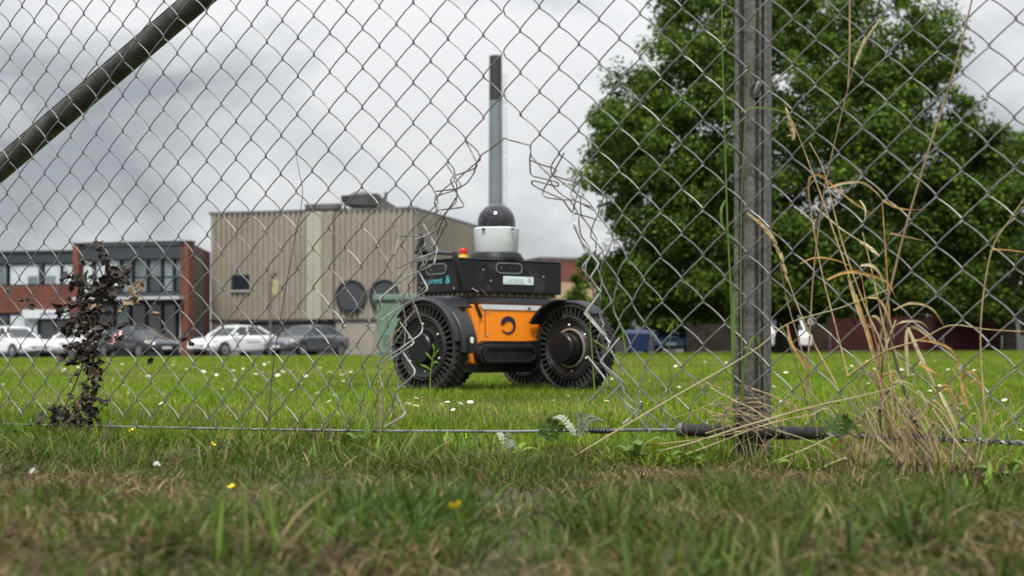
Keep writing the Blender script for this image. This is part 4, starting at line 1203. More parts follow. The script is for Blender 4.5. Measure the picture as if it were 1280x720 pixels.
# ------------------------------------------------------------------ cars
def loft(stations):
    """stations: list of rings (same count) -> mesh"""
    b = MB(); n = len(stations[0])
    for ring in stations: b.v += ring
    for j in range(len(stations)-1):
        for k in range(n):
            k2 = (k+1) % n; b.f.append((j*n+k, j*n+k2, (j+1)*n+k2, (j+1)*n+k))
    b.f.append(tuple(range(n))[::-1]); b.f.append(tuple(range((len(stations)-1)*n, len(stations)*n)))
    return b
def car(px, D0, heading, paint, label, L=4.45, Wd=1.80, H=1.43, hatch=False, cat="car", grp="cars parked in front of the offices"):
    """heading: direction of the bonnet, radians from +X"""
    p = at(px, 445, D0); zb = gz(p.x, D0) + .02
    root = empty("parked_car", (p.x, p.y, zb), heading); tag(root, label, cat, grp)
    hw = Wd/2; xr, xf = -L/2, L/2
    def ring(x, w, zbelt, zlow, bulge=1.0):
        return [(x, -w*.86, zlow), (x, -w*.98, zlow+.12), (x, -w, (zlow+zbelt)/2), (x, -w*.97, zbelt-.09), (x, -w*.88, zbelt), (x, 0, zbelt+.03), (x, w*.88, zbelt), (x, w*.97, zbelt-.09), (x, w, (zlow+zbelt)/2), (x, w*.98, zlow+.12), (x, w*.86, zlow)]
    bt = .93
    st = [ring(xr, hw*.80, .80, .38), ring(xr+.10, hw*.92, .90, .27), ring(xr+.5, hw*.99, bt+.04, .2), ring(-.6, hw, bt+.02, .17), ring(.5, hw, bt, .17), ring(xf-1.15, hw*.99, .90, .18), ring(xf-.5, hw*.97, .80, .2), ring(xf-.14, hw*.90, .70, .24), ring(xf, hw*.78, .58, .32)]
    body = loft(st).build("body", paint, root, smooth=35)
    # cabin
    rb, rf_ = (xr + (.25 if hatch else .55)), xf - 1.25
    tb, tf = (xr + (.65 if hatch else 1.35)), xf - 2.0
    zt = H - .05; wb, wt = hw*.86, hw*.66
    b = MB(); b.hexa([(rb,-wb,bt-.02),(rf_,-wb,bt-.04),(rf_,wb,bt-.04),(rb,wb,bt-.02),(tb,-wt,zt),(tf,-wt,zt),(tf,wt,zt),(tb,wt,zt)]); b.build("windows", 'glass', root)
    rg = []
    for x, dz, w in ((tb-.12, -.03, wt*.98), (tb+.2, .03, wt*1.03), ((tb+tf)/2, .05, wt*1.05), (tf-.1, .03, wt*1.03), (tf+.10, -.03, wt*.98)):
        rg.append([(x,-w,zt+dz-.045),(x,-w*.96,zt+dz-.005),(x,-w*.5,zt+dz+.022),(x,w*.5,zt+dz+.022),(x,w*.96,zt+dz-.005),(x,w,zt+dz-.045)])
    loft(rg).build("roof", paint, root, smooth=40)
    for sgn in (-1, 1):
        for q0, q1, rr in (((rf_+.02, sgn*wb, bt-.04), (tf+.02, sgn*wt, zt-.02), .04), ((rb-.02, sgn*wb, bt), (tb-.02, sgn*wt, zt-.02), .07), ((-.15, sgn*wb*1.005, bt-.03), (-.2, sgn*wt*1.005, zt-.02), .035)):
            b = MB(); b.tube([q0, q1], rr, 6); b.build("pillar", paint, root, smooth=40)
        b = MB(); x0 = rf_-.32
        b.hexa([(x0-.06,sgn*hw*.92,.93),(x0+.08,sgn*hw*.92,.93),(x0+.08,sgn*hw*1.12,.95),(x0-.06,sgn*hw*1.12,.95),(x0-.06,sgn*hw*.92,1.06),(x0+.05,sgn*hw*.92,1.06),(x0+.05,sgn*hw*1.12,1.06),(x0-.06,sgn*hw*1.12,1.06)])
        bevelled(b.build("wing_mirror", paint, root), .03)
        b = MB(); b.hexa([(xf-.42,sgn*hw*.55,.62),(xf-.03,sgn*hw*.52,.56),(xf-.18,sgn*hw*.90,.60),(xf-.52,sgn*hw*.955,.66),(xf-.40,sgn*hw*.55,.745),(xf-.075,sgn*hw*.52,.66),(xf-.22,sgn*hw*.92,.70),(xf-.52,sgn*hw*.965,.76)])
        b.build("headlight", 'lens', root)
        b = MB(); b.hexa([(xr+.12,sgn*hw*.55,.72),(xr+.02,sgn*hw*.55,.72),(xr+.06,sgn*hw*.86,.72),(xr+.4,sgn*hw*.99,.72),(xr+.14,sgn*hw*.55,.86),(xr+.04,sgn*hw*.55,.85),(xr+.08,sgn*hw*.88,.85),(xr+.4,sgn*hw*.985,.87)])
        b.build("tail_light", 'red', root)
        b = MB(); b.box(-.8,.05,sgn*hw-.004 if sgn > 0 else -hw-.012, sgn*hw+.012 if sgn > 0 else -hw+.004,.655,.675); b.build("side_moulding", 'darkframe', root)
    b = MB(); b.hexa([(xf-.1,-hw*.5,.50),(xf+.012,-hw*.46,.42),(xf+.012,hw*.46,.42),(xf-.1,hw*.5,.50),(xf-.12,-hw*.5,.66),(xf-.02,-hw*.48,.62),(xf-.02,hw*.48,.62),(xf-.12,hw*.5,.66)]); g = b.build("grille", 'darkframe', root)
    b = MB(); b.box(xf-.2, xf+.005, -hw*.62, hw*.62, .26, .335); b.build("lower_intake", 'darkframe', root)
    b = MB(); b.box(xf+.008, xf+.024, -.26, .26, .36, .47); b.build("number_plate", 'white', root)
    for wx in (xf-.88, xr+.85):
        for sgn in (-1, 1):
            mm = Matrix.Translation((wx, sgn*(hw-.10), .315)) @ Matrix.Rotation(R(-90*sgn), 4, 'X')
            b = MB(); b.lathe([(.0001,.0),(.365,.0),(.365,.103)], 26, mm); b.build("wheel_arch", 'tyre', root, smooth=40)
            b = MB(); b.lathe([(.20,.09),(.21,.115),(.30,.118),(.315,.10),(.315,-.12),(.0001,-.12)], 28, mm); wo = b.build("wheel", 'tyre', root, smooth=40)
            b = MB(); b.lathe([(.205,.10),(.20,.112),(.17,.10)], 24, mm)
            for k in range(5):
                mk = mm @ Matrix.Rotation(k*2*math.pi/5, 4, 'Z'); b.prism([(.03,-.03),(.19,-.022),(.19,.022),(.03,.03)], mk, .095, .11)
            b.lathe([(.05,.095),(.045,.118),(.0001,.118)], 12, mm)
            b.build("rim", 'alloy', wo, smooth=40)
    return root
HD = lambda deg: R(deg)
car(293, 66.5, HD(180+53), 'carwhite', "white saloon in front of the tan hall with its grille towards the lawn", L=4.5)
car(384, 67.5, HD(180+58), 'carsilver', "dark grey car parked between the white saloon and the green kiosk", L=4.5)
car(17, 67.0, HD(-38), 'carwhite', "white hatchback at the far left edge under the office sign", L=4.3, hatch=True, H=1.47)
car(98, 70.0, HD(180+60), 'carwhite', "white car mostly hidden behind the withered vine", L=4.4)
car(172, 67.0, HD(180+140), 'cardark', "black saloon before the dark office windows just right of the vine", L=4.5, H=1.42)

# right background: cars, bins, fences and houses under the trees
car(842, 74, HD(180+80), 'carblue', "bright blue small car under the tree right of the robot", L=3.7, hatch=True, H=1.42, grp="vehicles below the trees")
def bin_(px, D0):
    p = at(px, 442, D0); root = empty("wheelie_skip", (p.x, p.y, gz(p.x, D0)+.02)); tag(root, "dark blue lidded waste container left of the blue car", "waste container"); root.scale = (.68, .68, .66)
    b = MB(); b.hexa([(-.55,-.4,.15),(.55,-.4,.15),(.55,.4,.15),(-.55,.4,.15),(-.66,-.5,1.15),(.66,-.5,1.15),(.66,.5,1.15),(-.66,.5,1.15)]); bevelled(b.build("tub", 'bluebin', root), .04)
    b = MB(); b.hexa([(-.7,-.54,1.152),(.7,-.54,1.152),(.7,.54,1.152),(-.7,.54,1.152),(-.66,-.4,1.27),(.66,-.4,1.27),(.66,.5,1.36),(-.66,.5,1.36)]); bevelled(b.build("lid", 'bluebin', root), .03)
    for x in (-.45, .45):
        for y in (-.32, .32):
            b = MB(); b.lathe([(.0001,-.03),(.08,-.03),(.08,.03),(.0001,.03)], 12, Matrix.Translation((x, y, .08)) @ Matrix.Rotation(R(90), 4, 'X')); b.build("castor", 'tyre', root, smooth=40)
bin_(797, 54)
def van(px, D0):
    p = at(px, 442, D0); root = empty("white_van", (p.x, p.y, gz(p.x, D0)+.02), R(-76)); root.scale = (.86,)*3; tag(root, "white van parked beneath the tree just right of the fence post", "van")
    L, W, H = 4.4, 1.8, 2.0
    prof = [(-2.2,.3),(2.2,.3),(2.25,.75),(1.6,1.0),(.95,1.75),(.6,1.95),(-2.1,1.98),(-2.2,1.8)]
    b = MB(); b.prism(prof, Matrix.Translation((0,.9,0)) @ Matrix.Rotation(R(90),4,'X'), 0, 1.8); bevelled(b.build("body", 'carwhite', root), .06)
    b = MB(); b.prism([(1.50,1.08),(1.02,1.70),(.55,1.70),(.55,1.08)], Matrix.Translation((0,-.903,0)) @ Matrix.Rotation(R(90),4,'X'), -.006, .008); b.prism([(1.50,1.08),(1.02,1.70),(.55,1.70),(.55,1.08)], Matrix.Translation((0,.905,0)) @ Matrix.Rotation(R(90),4,'X'), -.008, .006); b.build("side_window", 'glass', root)
    b = MB(); b.hexa([(1.62,-.75,1.02),(1.64,-.75,1.04),(1.64,.75,1.04),(1.62,.75,1.02),(1.0,-.7,1.72),(1.03,-.7,1.74),(1.03,.7,1.74),(1.0,.7,1.72)]); b.build("windscreen", 'glass', root)
    for wx in (-1.4, 1.4):
        for sg in (-1, 1):
            b = MB(); b.lathe([(.0001,-.09),(.33,-.09),(.33,.09),(.2,.10),(.0001,.08)], 20, Matrix.Translation((wx, sg*.84, .33)) @ Matrix.Rotation(R(-90*sg),4,'X')); b.build("wheel", 'tyre', root, smooth=40)
van(967, 57)
def panel_fence(px0, px1, D0, D1, h, m_, label, name="panel_fence"):
    a, c = at(px0, 441, D0), at(px1, 441, D1); root = empty(name, (a.x, a.y, gz(a.x, D0))); tag(root, label, "fence")
    fm, L = wall_frame((0, 0), (c.x-a.x, c.y-a.y)); n = int(L/1.9)
    me = None
    for i in range(n):
        x0 = i*L/n; b = MB(); k = 9; p = (L/n-.12)/k
        for j in range(k): b.prism(rect(x0+.06+j*p, x0+.06+j*p+p*1.06, .06, h + .04*math.sin(i*2.1)), fm, -.02 + .012*(j % 2), .012*(j % 2) + .004)
        b.build("panel", m_, root)
    for i in range(n+1):
        x0 = i*L/n; b = MB(); b.prism(rect(x0-.05, x0+.05, 0, h+.08), fm, -.05, .05); b.build("post", 'timber', root)
panel_fence(1036, 1250, 62, 60, 1.5, 'maroon', "dark maroon panel fence beyond the lawn at right behind the dry grass")
panel_fence(860, 1034, 66, 64, 1.35, 'timber', "low brown timber fence under the tree at right")

def far_building(px0, px1, D0, D1, bands, depth, label, name):
    a, c = at(px0, 441, D0), at(px1, 441, D1); zb = min(gz(a.x, D0), gz(c.x, D1)) - .1
    root = empty(name, (a.x, a.y, zb)); tag(root, label, "building")
    fm, L = wall_frame((0, 0), (c.x-a.x, c.y-a.y)); z = 0
    for (nm, m_, h, pr) in bands:
        b = MB(); b.prism(rect(-pr, L+pr, z, z+h-.005), fm, -depth, pr); b.build(nm, m_, root); z += h
    return root, fm, L
zt = (441-323)/F*105; zm = (441-350)/F*105; zl = (441-372)/F*105
rt_, fm_, L_ = far_building(676, 830, 105, 108, [("base_wall", 'darkplinth', zl, 0), ("lower_wall", 'tanwall', zm-zl, .02), ("upper_wall", 'brick', zt-zm, .05), ("coping", 'plantgrey', .2, .1)], 14, "distant red and tan banded works building between robot and tree", "works_building")
for k in range(7):
    b = MB(); x0 = 1.0 + k*1.25; b.prism(rect(x0, x0+.75, 1.2, 2.6), fm_, -.05, .03); w = b.build("window", 'darkframe', rt_)
    b = MB(); b.prism(rect(x0+.06, x0+.69, 1.26, 2.54), fm_, -.02, .045); b.build("pane", 'greyglass', w)
rt2, fm2, L2 = far_building(1205, 1420, 74, 70, [("wall", 'greyclad', 2.6, 0), ("roof_edge", 'slate', .35, .3)], 10, "low grey building at far right behind the maroon fence", "grey_outbuilding")
for k in range(4):
    b = MB(); x0 = .8 + k*2.0; b.prism(rect(x0, x0+1.2, .9, 2.0), fm2, -.05, .03); w = b.build("window", 'darkframe', rt2)
    b = MB(); b.prism(rect(x0+.06, x0+1.14, .96, 1.94), fm2, -.02, .045); b.build("pane", 'glass', w)
rt3, fm3, L3 = far_building(845, 1010, 92, 92, [("wall", 'greyclad', 2.2, 0), ("roof_edge", 'canopy', .3, .3)], 10, "low pale roofed shed deep under the tree left of the post", "pale_shed")
for k in range(4):
    b = MB(); x0 = .8 + k*2.0; b.prism(rect(x0, x0+1.2, .7, 1.8), fm3, -.05, .03); w = b.build("window", 'darkframe', rt3)
    b = MB(); b.prism(rect(x0+.06, x0+1.14, .76, 1.74), fm3, -.02, .045); b.build("pane", 'glass', w)

# ------------------------------------------------------------------ trees
def leaves_mesh(name, clumps, per, size, pal, parent, squash=.8, seedc=1):
    """clumps: (x,y,z,r,shade) -> leaf quads"""
    C = np.array(clumps); k = len(C); n = k*per
    ci = np.repeat(np.arange(k), per)
    d = rng.normal(size=(n, 3)); d /= np.linalg.norm(d, axis=1)[:, None]
    rad = rng.random(n)**.5
    P = C[ci, :3] + d*(C[ci, 3]*rad)[:, None]*np.array([1, 1, squash])
    nor = d*.6 + rng.normal(size=(n, 3))*.6 + np.array([0, 0, .55]); nor /= np.linalg.norm(nor, axis=1)[:, None]
    t = np.cross(nor, rng.normal(size=(n, 3))); t /= np.linalg.norm(t, axis=1)[:, None]
    bt = np.cross(nor, t)
    s = (size*rng.uniform(.55, 1.35, n))[:, None]
    V = np.stack([P - t*s, P + bt*s*.62 - t*s*.15, P + t*s - nor*s*.25, P - bt*s*.62 - t*s*.15], axis=1)
    base = np.array(pal)[rng.integers(0, len(pal), n)]
    col = base*(C[ci, 4]*rng.uniform(.75, 1.3, n))[:, None]
    CC = np.ones((n, 4, 4)); CC[..., :3] = col[:, None, :]
    me = bpy.data.meshes.new(name)
    me.vertices.add(n*4); me.vertices.foreach_set("co", V.reshape(-1).astype(np.float32))
    me.loops.add(n*4); me.loops.foreach_set("vertex_index", np.arange(n*4, dtype=np.int32))
    me.polygons.add(n); me.polygons.foreach_set("loop_start", np.arange(0, n*4, 4, dtype=np.int32))
    ca = me.color_attributes.new("tint", 'FLOAT_COLOR', 'POINT'); ca.data.foreach_set("color", CC.reshape(-1).astype(np.float32))
    me.update(calc_edges=True)
    me.materials.append(M['leaf'])
    o = bpy.data.objects.new(name, me); COL.objects.link(o); o.parent = parent
    return o
PAL = [(0.042, 0.08, 0.012), (0.06, 0.11, 0.014), (0.09, 0.145, 0.016), (0.035, 0.066, 0.013), (0.12, 0.175, 0.02)]
def tree(px, D0, zc, rx, ry, rz, ncl, per, size, label, trunk_h, seed, name="broadleaf_tree", cr=(.42, .95), zmin=.9, gaps=.0, grp=None, trunk_r=.32):
    random.seed(seed)
    p = at(px, 440, D0); zb = gz(p.x, D0)
    root = empty(name, (p.x, p.y, zb)); tag(root, label, "tree", grp)
    b = MB()
    tr = [(0, 0, -.2), (.03, .02, trunk_h*.4), (-.06, .03, trunk_h*.75), (.0, 0, trunk_h)]
    b.tube(tr, [trunk_r*1.25, trunk_r, trunk_r*.85, trunk_r*.75], 12)
    b.build("trunk", 'bark', root, smooth=50)
    clumps = []
    ang_off = [random.uniform(0, 6.28) for _ in range(4)]
    def lump(a, e): return 1 + .05*math.sin(3*a + ang_off[0] + 2*e) + .04*math.sin(5*a + ang_off[1]) + .05*math.sin(4*e*2 + ang_off[2] + a)
    boughs = []
    for k in range(int(ncl*.24)):
        a = random.uniform(0, 2*math.pi); e = math.asin(random.uniform(-.95, 1)); f = lump(a, e)*random.uniform(.84, .94)
        boughs.append((Vector((rx*math.cos(e)*math.cos(a)*f, ry*math.cos(e)*math.sin(a)*f, zc + rz*math.sin(e)*f)), random.uniform(.14, .21)*rx, random.choice([.8, .95, 1.1, 1.3])))
    for k in range(int(ncl*.85)):
        c0, rb_, sh_ = random.choice(boughs)
        d = Vector((random.gauss(0, 1), random.gauss(0, 1), random.gauss(.25, 1))).normalized() + (c0 - Vector((0, 0, zc))).normalized()*.45
        q = c0 + d.normalized()*rb_*random.uniform(.75, 1.05)
        if q.z < zmin: q.z = zmin + random.uniform(0, .5)
        clumps.append((q.x, q.y, q.z, random.uniform(*cr)*.72, sh_*random.uniform(.85, 1.2)))
    for k in range(int(ncl*.42)):
        a = random.uniform(0, 2*math.pi); u = random.uniform(-1, 1); e = math.asin(u)
        rr = random.uniform(.7, .92) if random.random() < .4 else random.uniform(.5, .95) if random.random() < .7 else random.random()**.5*.8
        f = lump(a, e)*rr
        x, y, z = rx*math.cos(e)*math.cos(a)*f, ry*math.cos(e)*math.sin(a)*f, zc + rz*math.sin(e)*f
        if z < zmin: z = zmin + random.uniform(0, .5)
        c = random.uniform(*cr)
        clumps.append((x, y, z, c, random.choice([.7, .8, .95, 1.1, 1.45])))
    b = MB()
    for k in range(18):
        c = random.choice(clumps); st = Vector((0, 0, trunk_h*random.uniform(.7, 1.0))); en = Vector(c[:3])
        mid = st.lerp(en, .5) + Vector((0, 0, .25*rz*random.uniform(0, .5)))
        pts = [st.lerp(mid, t).lerp(mid.lerp(en, t), t) for t in np.linspace(0, 1, 7)]
        b.tube(pts, [trunk_r*.45*(1-t*.85) for t in np.linspace(0, 1, 7)], 6)
    b.build("limb", 'bark', root, smooth=50)
    leaves_mesh("crown", clumps, per, size, PAL, root)
    return root
tree(983, 42, 4.45, 5.75, 5.0, 6.2, 1080, 220, .068, "huge dense round green tree rising behind the fence post", 2.6, 3, zmin=1.45)
tree(1262, 60, 4.4, 3.6, 3.2, 4.9, 230, 130, .105, "looser lighter tree with sky gaps at the right edge of the picture", 2.4, 5, cr=(.45, .85), zmin=1.4, trunk_r=.25, grp=None)
tree(1120, 70, 3.7, 4.5, 3.5, 3.6, 240, 130, .11, "lower bushy tree behind the huge tree above the maroon fence", 1.8, 8, zmin=1.2, trunk_r=.22)
tree(860, 74, 2.9, 4.2, 3.0, 2.6, 190, 130, .11, "low spreading tree behind the huge tree above the blue car", 1.6, 12, zmin=1.5, trunk_r=.2)
tree(1400, 66, 4.4, 4.0, 3.6, 4.6, 190, 110, .12, "tall tree standing just outside the right edge", 2.2, 15, zmin=1.2, trunk_r=.25)
tree(752, 80, 2.9, 1.9, 1.6, 2.6, 110, 110, .10, "small bright bush beside the distant brick works building", 1.0, 18, name="bush", zmin=.6, trunk_r=.1, cr=(.4, .7))

# ------------------------------------------------------------------ plants on the fence
random.seed(21)
def plant(name, base, label, cat, grp=None):
    o = empty(name, base); tag(o, label, cat, grp); return o
def curve(pts, n=6):
    """Catmull-Rom through pts"""
    P = [Vector(p) for p in pts]; P = [P[0]*2 - P[1]] + P + [P[-1]*2 - P[-2]]; out = []
    for i in range(1, len(P)-2):
        for k in range(n):
            t = k/n; a, b_, c, d = P[i-1], P[i], P[i+1], P[i+2]
            out.append(.5*((2*b_) + (c-a)*t + (2*a-5*b_+4*c-d)*t*t + (3*b_-a-3*c+d)*t**3))
    out.append(P[-2]); return out
def stalk(root, pix, off, r, m, name="stalk", taper=.45):
    offs = off if isinstance(off, (list, tuple)) else [off]*len(pix)
    P = curve([fpx(x, y, o) - root.location for (x, y), o in zip(pix, offs)])
    n = len(P); r = r*.8; b = MB(); b.tube(P, [r*(1 - (1-taper)*i/(n-1)) for i in range(n)], 6); return b.build(name, m, root, smooth=60)
def leafblade(root, pix, off, w, m, name="leaf"):
    P = curve([fpx(x, y, off + .006*math.sin(i*1.3)) - root.location for i, (x, y) in enumerate(pix)])
    n = len(P); ws = [w*.8*max(.08, math.sin(math.pi*min(.98, .25 + .75*i/(n-1)))) for i in range(n)]
    b = MB(); b.ribbon(P, ws, FD*.8 + Vector((0, 0, .6))); return b.build(name, m, root, smooth=60)
def seedhead(root, pix, off, w, m, n=46):
    P = curve([fpx(x, y, off) - root.location for (x, y) in pix], 12); b = MB(); N = len(P)
    b.tube(P, .0006, 4)
    for k in range(n):
        t = k/n; i = min(int(t*(N-1)), N-2); p = P[i]; d = (P[i+1]-P[i]).normalized()
        side = Vector((random.gauss(0,1), random.gauss(0,1), random.gauss(0,1))); side = (side - d*side.dot(d)).normalized()
        ww = w*(math.sin(math.pi*min(.97, .12+.86*t)))
        q = p + side*ww*random.uniform(.4, 1)
        b.tube([p + side*ww*.1, (p+q)/2 + d*.004, q + d*.010], [.0006, .0020, .0004], 5)
    return b.build("seed_head", m, root, smooth=60)

tuft = plant("dry_grass_clump", fpx(1125, 560, .0), "tall ochre dry grass clump leaning through the mesh right of the post", "dry grass")
# tall thin stems
stalk(tuft, [(1118,560),(1098,470),(1105,400),(1128,300),(1160,190),(1195,80),(1222,-30)], .015, .0026, 'strawdark', "stem", .55)
stalk(tuft, [(1120,555),(1085,450),(1050,330),(1022,215),(1062,150),(1085,60),(1098,30)] if False else [(1008,500),(1012,420),(1018,330),(1030,240),(1050,150),(1068,80)], .02, .0017, 'strawdark', "stem")
stalk(tuft, [(1062,-20),(1062,60),(1060,110)], .03, .0018, 'strawdark', "stem", .9)
stalk(tuft, [(1130,540),(1105,440),(1080,380),(1052,300),(1030,215),(1012,178)], .018, .0018, 'straw', "stem")
stalk(tuft, [(1120,548),(1092,450),(1066,360),(1030,255),(1004,185),(990,150)], .024, .0017, 'straw', "stem")
stalk(tuft, [(1118,540),(1108,430),(1090,340),(1078,290)], .02, .0019, 'straw', "stem")
stalk(tuft, [(1112,545),(1100,450),(1085,390),(1076,340)], .012, .0018, 'orangeleaf', "stem")
stalk(tuft, [(1060,470),(1045,410),(1025,330),(1012,250),(1012,230)], .012, .0016, 'straw', "stem")
stalk(tuft, [(1112,400),(1108,330),(1104,270),(1103,252)], .01, .0017, 'orangeleaf', "stem")
stalk(tuft, [(1150,545),(1128,480),(1112,420),(1108,380)], .01, .0028, 'twig', "stem", .7)
stalk(tuft, [(1100,545),(1102,470),(1104,430)], .012, .0022, 'twig', "stem", .8)
stalk(tuft, [(1020,545),(1000,470),(985,425),(975,405)], .006, .0018, 'greenstalk', "stem")
stalk(tuft, [(1022,545),(1010,470),(1000,430),(985,380),(975,330)], .01, .0016, 'strawdark', "stem")
# seed heads
seedhead(tuft, [(1068,82),(1080,55),(1098,28)], .02, .0045, 'strawpale')
seedhead(tuft, [(990,152),(984,142),(985,148),(992,170),(1000,186)][0:1] + [(992,168),(988,156),(984,140)], .024, .0045, 'straw')
seedhead(tuft, [(985,352),(972,310),(955,285),(938,270)], .028, .0055, 'straw', 60)
stalk(tuft, [(1045,480),(1018,430),(1000,390),(985,350)], .026, .0016, 'straw', "stem")
stalk(tuft, [(1018,258),(1050,285),(1076,302)], .014, .0017, 'strawpale', "stem")
seedhead(tuft, [(1074,301),(1084,308),(1094,316)], .014, .0035, 'strawpale', 24)
# arching ochre leaves
for pix, w, m_ in [
  ([(1010,240),(1013,222),(1025,219),(1045,235),(1070,255),(1095,270)], .0024, 'orangeleaf'),
  ([(1034,236),(1055,229),(1078,228),(1095,240),(1103,250)], .0022, 'straw'),
  ([(1103,250),(1120,259),(1140,262),(1160,261)], .0017, 'orangeleaf'),
  ([(1110,300),(1114,292),(1130,295),(1160,302)], .0018, 'straw'),
  ([(1034,350),(1060,340),(1085,343),(1108,352),(1120,372)], .0030, 'orangeleaf'),
  ([(1000,330),(1020,322),(1045,325),(1075,338)], .0019, 'orangeleaf'),
  ([(1076,332),(1090,332),(1100,342),(1106,360)], .0028, 'strawpale'),
  ([(1117,388),(1140,379),(1165,386),(1182,410)], .0022, 'straw'),
  ([(1135,470),(1133,420),(1142,408),(1160,420),(1168,430)], .0032, 'strawpale'),
  ([(1168,482),(1150,445),(1137,415),(1133,408)], .0034, 'strawpale'),
  ([(1140,425),(1170,428),(1192,440),(1200,462),(1202,490)], .0024, 'orangeleaf'),
  ([(1090,395),(1098,398),(1108,415),(1124,450),(1135,480)], .0026, 'straw'),
  ([(1115,410),(1130,402),(1150,402),(1162,412)], .0020, 'strawpale'),
  ([(984,405),(990,430),(1008,460),(1008,475),(998,490)], .0028, 'orangeleaf'),
  ([(1075,250),(1082,262),(1080,280)], .0016, 'strawpale'),
  ([(1150,455),(1165,463),(1178,470)], .0026, 'orangeleaf'),
  ([(1200,470),(1206,495),(1215,520)], .0030, 'orangeleaf'),
  ([(1085,372),(1100,375),(1112,400),(1118,425)], .0022, 'straw'),
  ([(1070,368),(1080,400),(1090,430),(1096,460)], .0026, 'orangeleaf'),
  ([(1060,345),(1070,380),(1085,420),(1095,450),(1104,480)], .0022, 'straw'),
  ([(1120,400),(1105,440),(1095,470)], .0020, 'straw'),
  ([(1175,490),(1190,520),(1200,548)], .0036, 'strawpale'),
  ([(1040,560),(1060,545),(1075,560),(1082,590)], .0026, 'orangeleaf')]:
    leafblade(tuft, pix, random.uniform(.004, .024), w, m_)
for k in range(130):      # tangled lower part of the clump
    x0 = random.gauss(1128, 40); x1 = x0 + random.gauss(-4, 48); y1 = random.triangular(430, 540, 515)
    stalk(tuft, [(x0, 580), ((x0+x1)/2 + random.gauss(0, 12), (578+y1)/2), (x1, y1)], random.uniform(-.02, .04), random.uniform(.0006, .0015), random.choice(['straw', 'strawpale', 'strawdark', 'strawdark', 'straw']), "stalk")
for k in range(26):      # curled dry leaves low down
    x0 = random.gauss(1125, 45); y0 = random.uniform(470, 565); d = random.choice((-1, 1))*random.uniform(14, 38)
    leafblade(tuft, [(x0, y0), (x0 + d*.4, y0 - random.uniform(4, 22)), (x0 + d, y0 - random.uniform(-14, 10))], random.uniform(0, .03), random.uniform(.0014, .0028), random.choice(['straw', 'strawpale', 'orangeleaf', 'strawdark']))
ptf = plant("dry_grass_clump", fpx(950, 560, .0), "dry straw tangle wrapped round the foot of the post", "dry grass")
for k in range(46):
    x0 = random.gauss(935, 26); y0 = random.gauss(515, 14); L = random.uniform(25, 75); sl = random.gauss(.25, .35)
    stalk(ptf, [(x0 - L*.5, y0 - L*.5*sl), (x0, y0 - random.uniform(-5, 7)), (x0 + L*.5, y0 + L*.5*sl)], random.uniform(.006, .03), random.uniform(.0007, .0014), random.choice(['straw', 'strawpale', 'strawdark', 'strawdark']), "stalk")
for k in range(30):
    x0 = random.gauss(950, 50); 
    stalk(ptf, [(x0, 590), (x0 + random.gauss(0, 8), 565), (x0 + random.gauss(0, 18), random.uniform(520, 555))], random.uniform(.0, .05), random.uniform(.0007, .0014), random.choice(['straw', 'strawpale', 'strawdark', 'greenstalk']), "stalk")
for k in range(110):     # brown fibres under the wire
    x0 = random.uniform(1030, 1235); 
    stalk(tuft, [(x0, 606), (x0 + random.gauss(0, 7), 582), (x0 + random.gauss(0, 15), random.uniform(545, 572))], random.uniform(.0, .06), random.uniform(.0006, .0013), random.choice(['strawdark', 'strawdark', 'twig', 'straw']), "stalk")

def lone(name, label, cat, parts, grp=None):
    base = parts[0][0][0]; r = plant(name, fpx(base[0], base[1], 0), label, cat, grp)
    for (pix, off, rad, m_) in parts: stalk(r, pix, off, rad, m_, "stalk")
    return r
lone("bent_straw", "long pale straw sloping up from the lawn edge across the foot of the post", "straw", [([(690,588),(760,545),(850,492),(940,440),(985,405),(1050,385),(1110,362)], .03, .0019, 'strawpale')])
lone("bent_straw", "kinked pale straw bent over at the right edge of the picture", "straw", [([(1060,470),(1105,440),(1150,425),(1188,407),(1235,412),(1290,415)], .03, .0019, 'straw')])
lone("bent_straw", "upright yellow straw forked near the right edge", "straw", [([(1232,530),(1226,440),(1228,380),(1240,312),(1262,275),(1290,235)], .02, .0017, 'straw'), ([(1240,312),(1262,313),(1285,316)], .02, .0016, 'orangeleaf')])
lone("bent_straw", "two long pale straws crossing low in front of the post", "straw", [([(770,575),(850,558),(930,533),(1010,510),(1090,492),(1120,483)], .04, .002, 'strawpale'), ([(800,588),(880,560),(960,530),(1020,518)], .045, .0019, 'strawpale'), ([(780,560),(900,545),(1000,520)], .05, .0013, 'straw')])
lone("bent_straw", "long straw lying from the post foot towards the lower left", "straw", [([(918,592),(960,580),(1010,560),(1040,545)], .05, .0022, 'strawpale')])
lone("bent_straw", "hooked pale straw bent down in front of the bank grass", "straw", [([(1022,588),(1045,577),(1061,575),(1066,600),(1068,630)], .08, .0021, 'strawpale')])
lone("bent_straw", "pale thin straw leaning right of the clump foot", "straw", [([(1165,510),(1190,545),(1215,575),(1230,590)], .03, .0016, 'strawpale'), ([(1222,585),(1238,540),(1245,510)], .03, .0013, 'straw')])
lone("bent_straw", "pale upright stalk with a broken top near the yellow flower", "straw", [([(566,640),(561,600),(558,560),(555,545)], .05, .0017, 'strawpale')])
lone("bent_straw", "straight dry straw lying flat on the bank left of centre", "straw", [([(200,600),(260,602),(320,604),(348,603)], .28, .0018, 'straw')])
lone("bent_straw", "thin straws lying crossed below the hole", "straw", [([(520,573),(580,575),(650,577),(740,586)], .06, .0014, 'strawpale'), ([(560,612),(620,590),(680,566)], .07, .0013, 'straw'), ([(600,580),(640,582),(700,584),(760,582)], .06, .0012, 'straw')])
lone("withered_plant", "thin dark dead stem rising against the tan hall", "dead stem", [([(336,538),(340,470),(352,390),(368,300),(378,245),(374,215),(370,195)], .012, .0014, 'twig')])
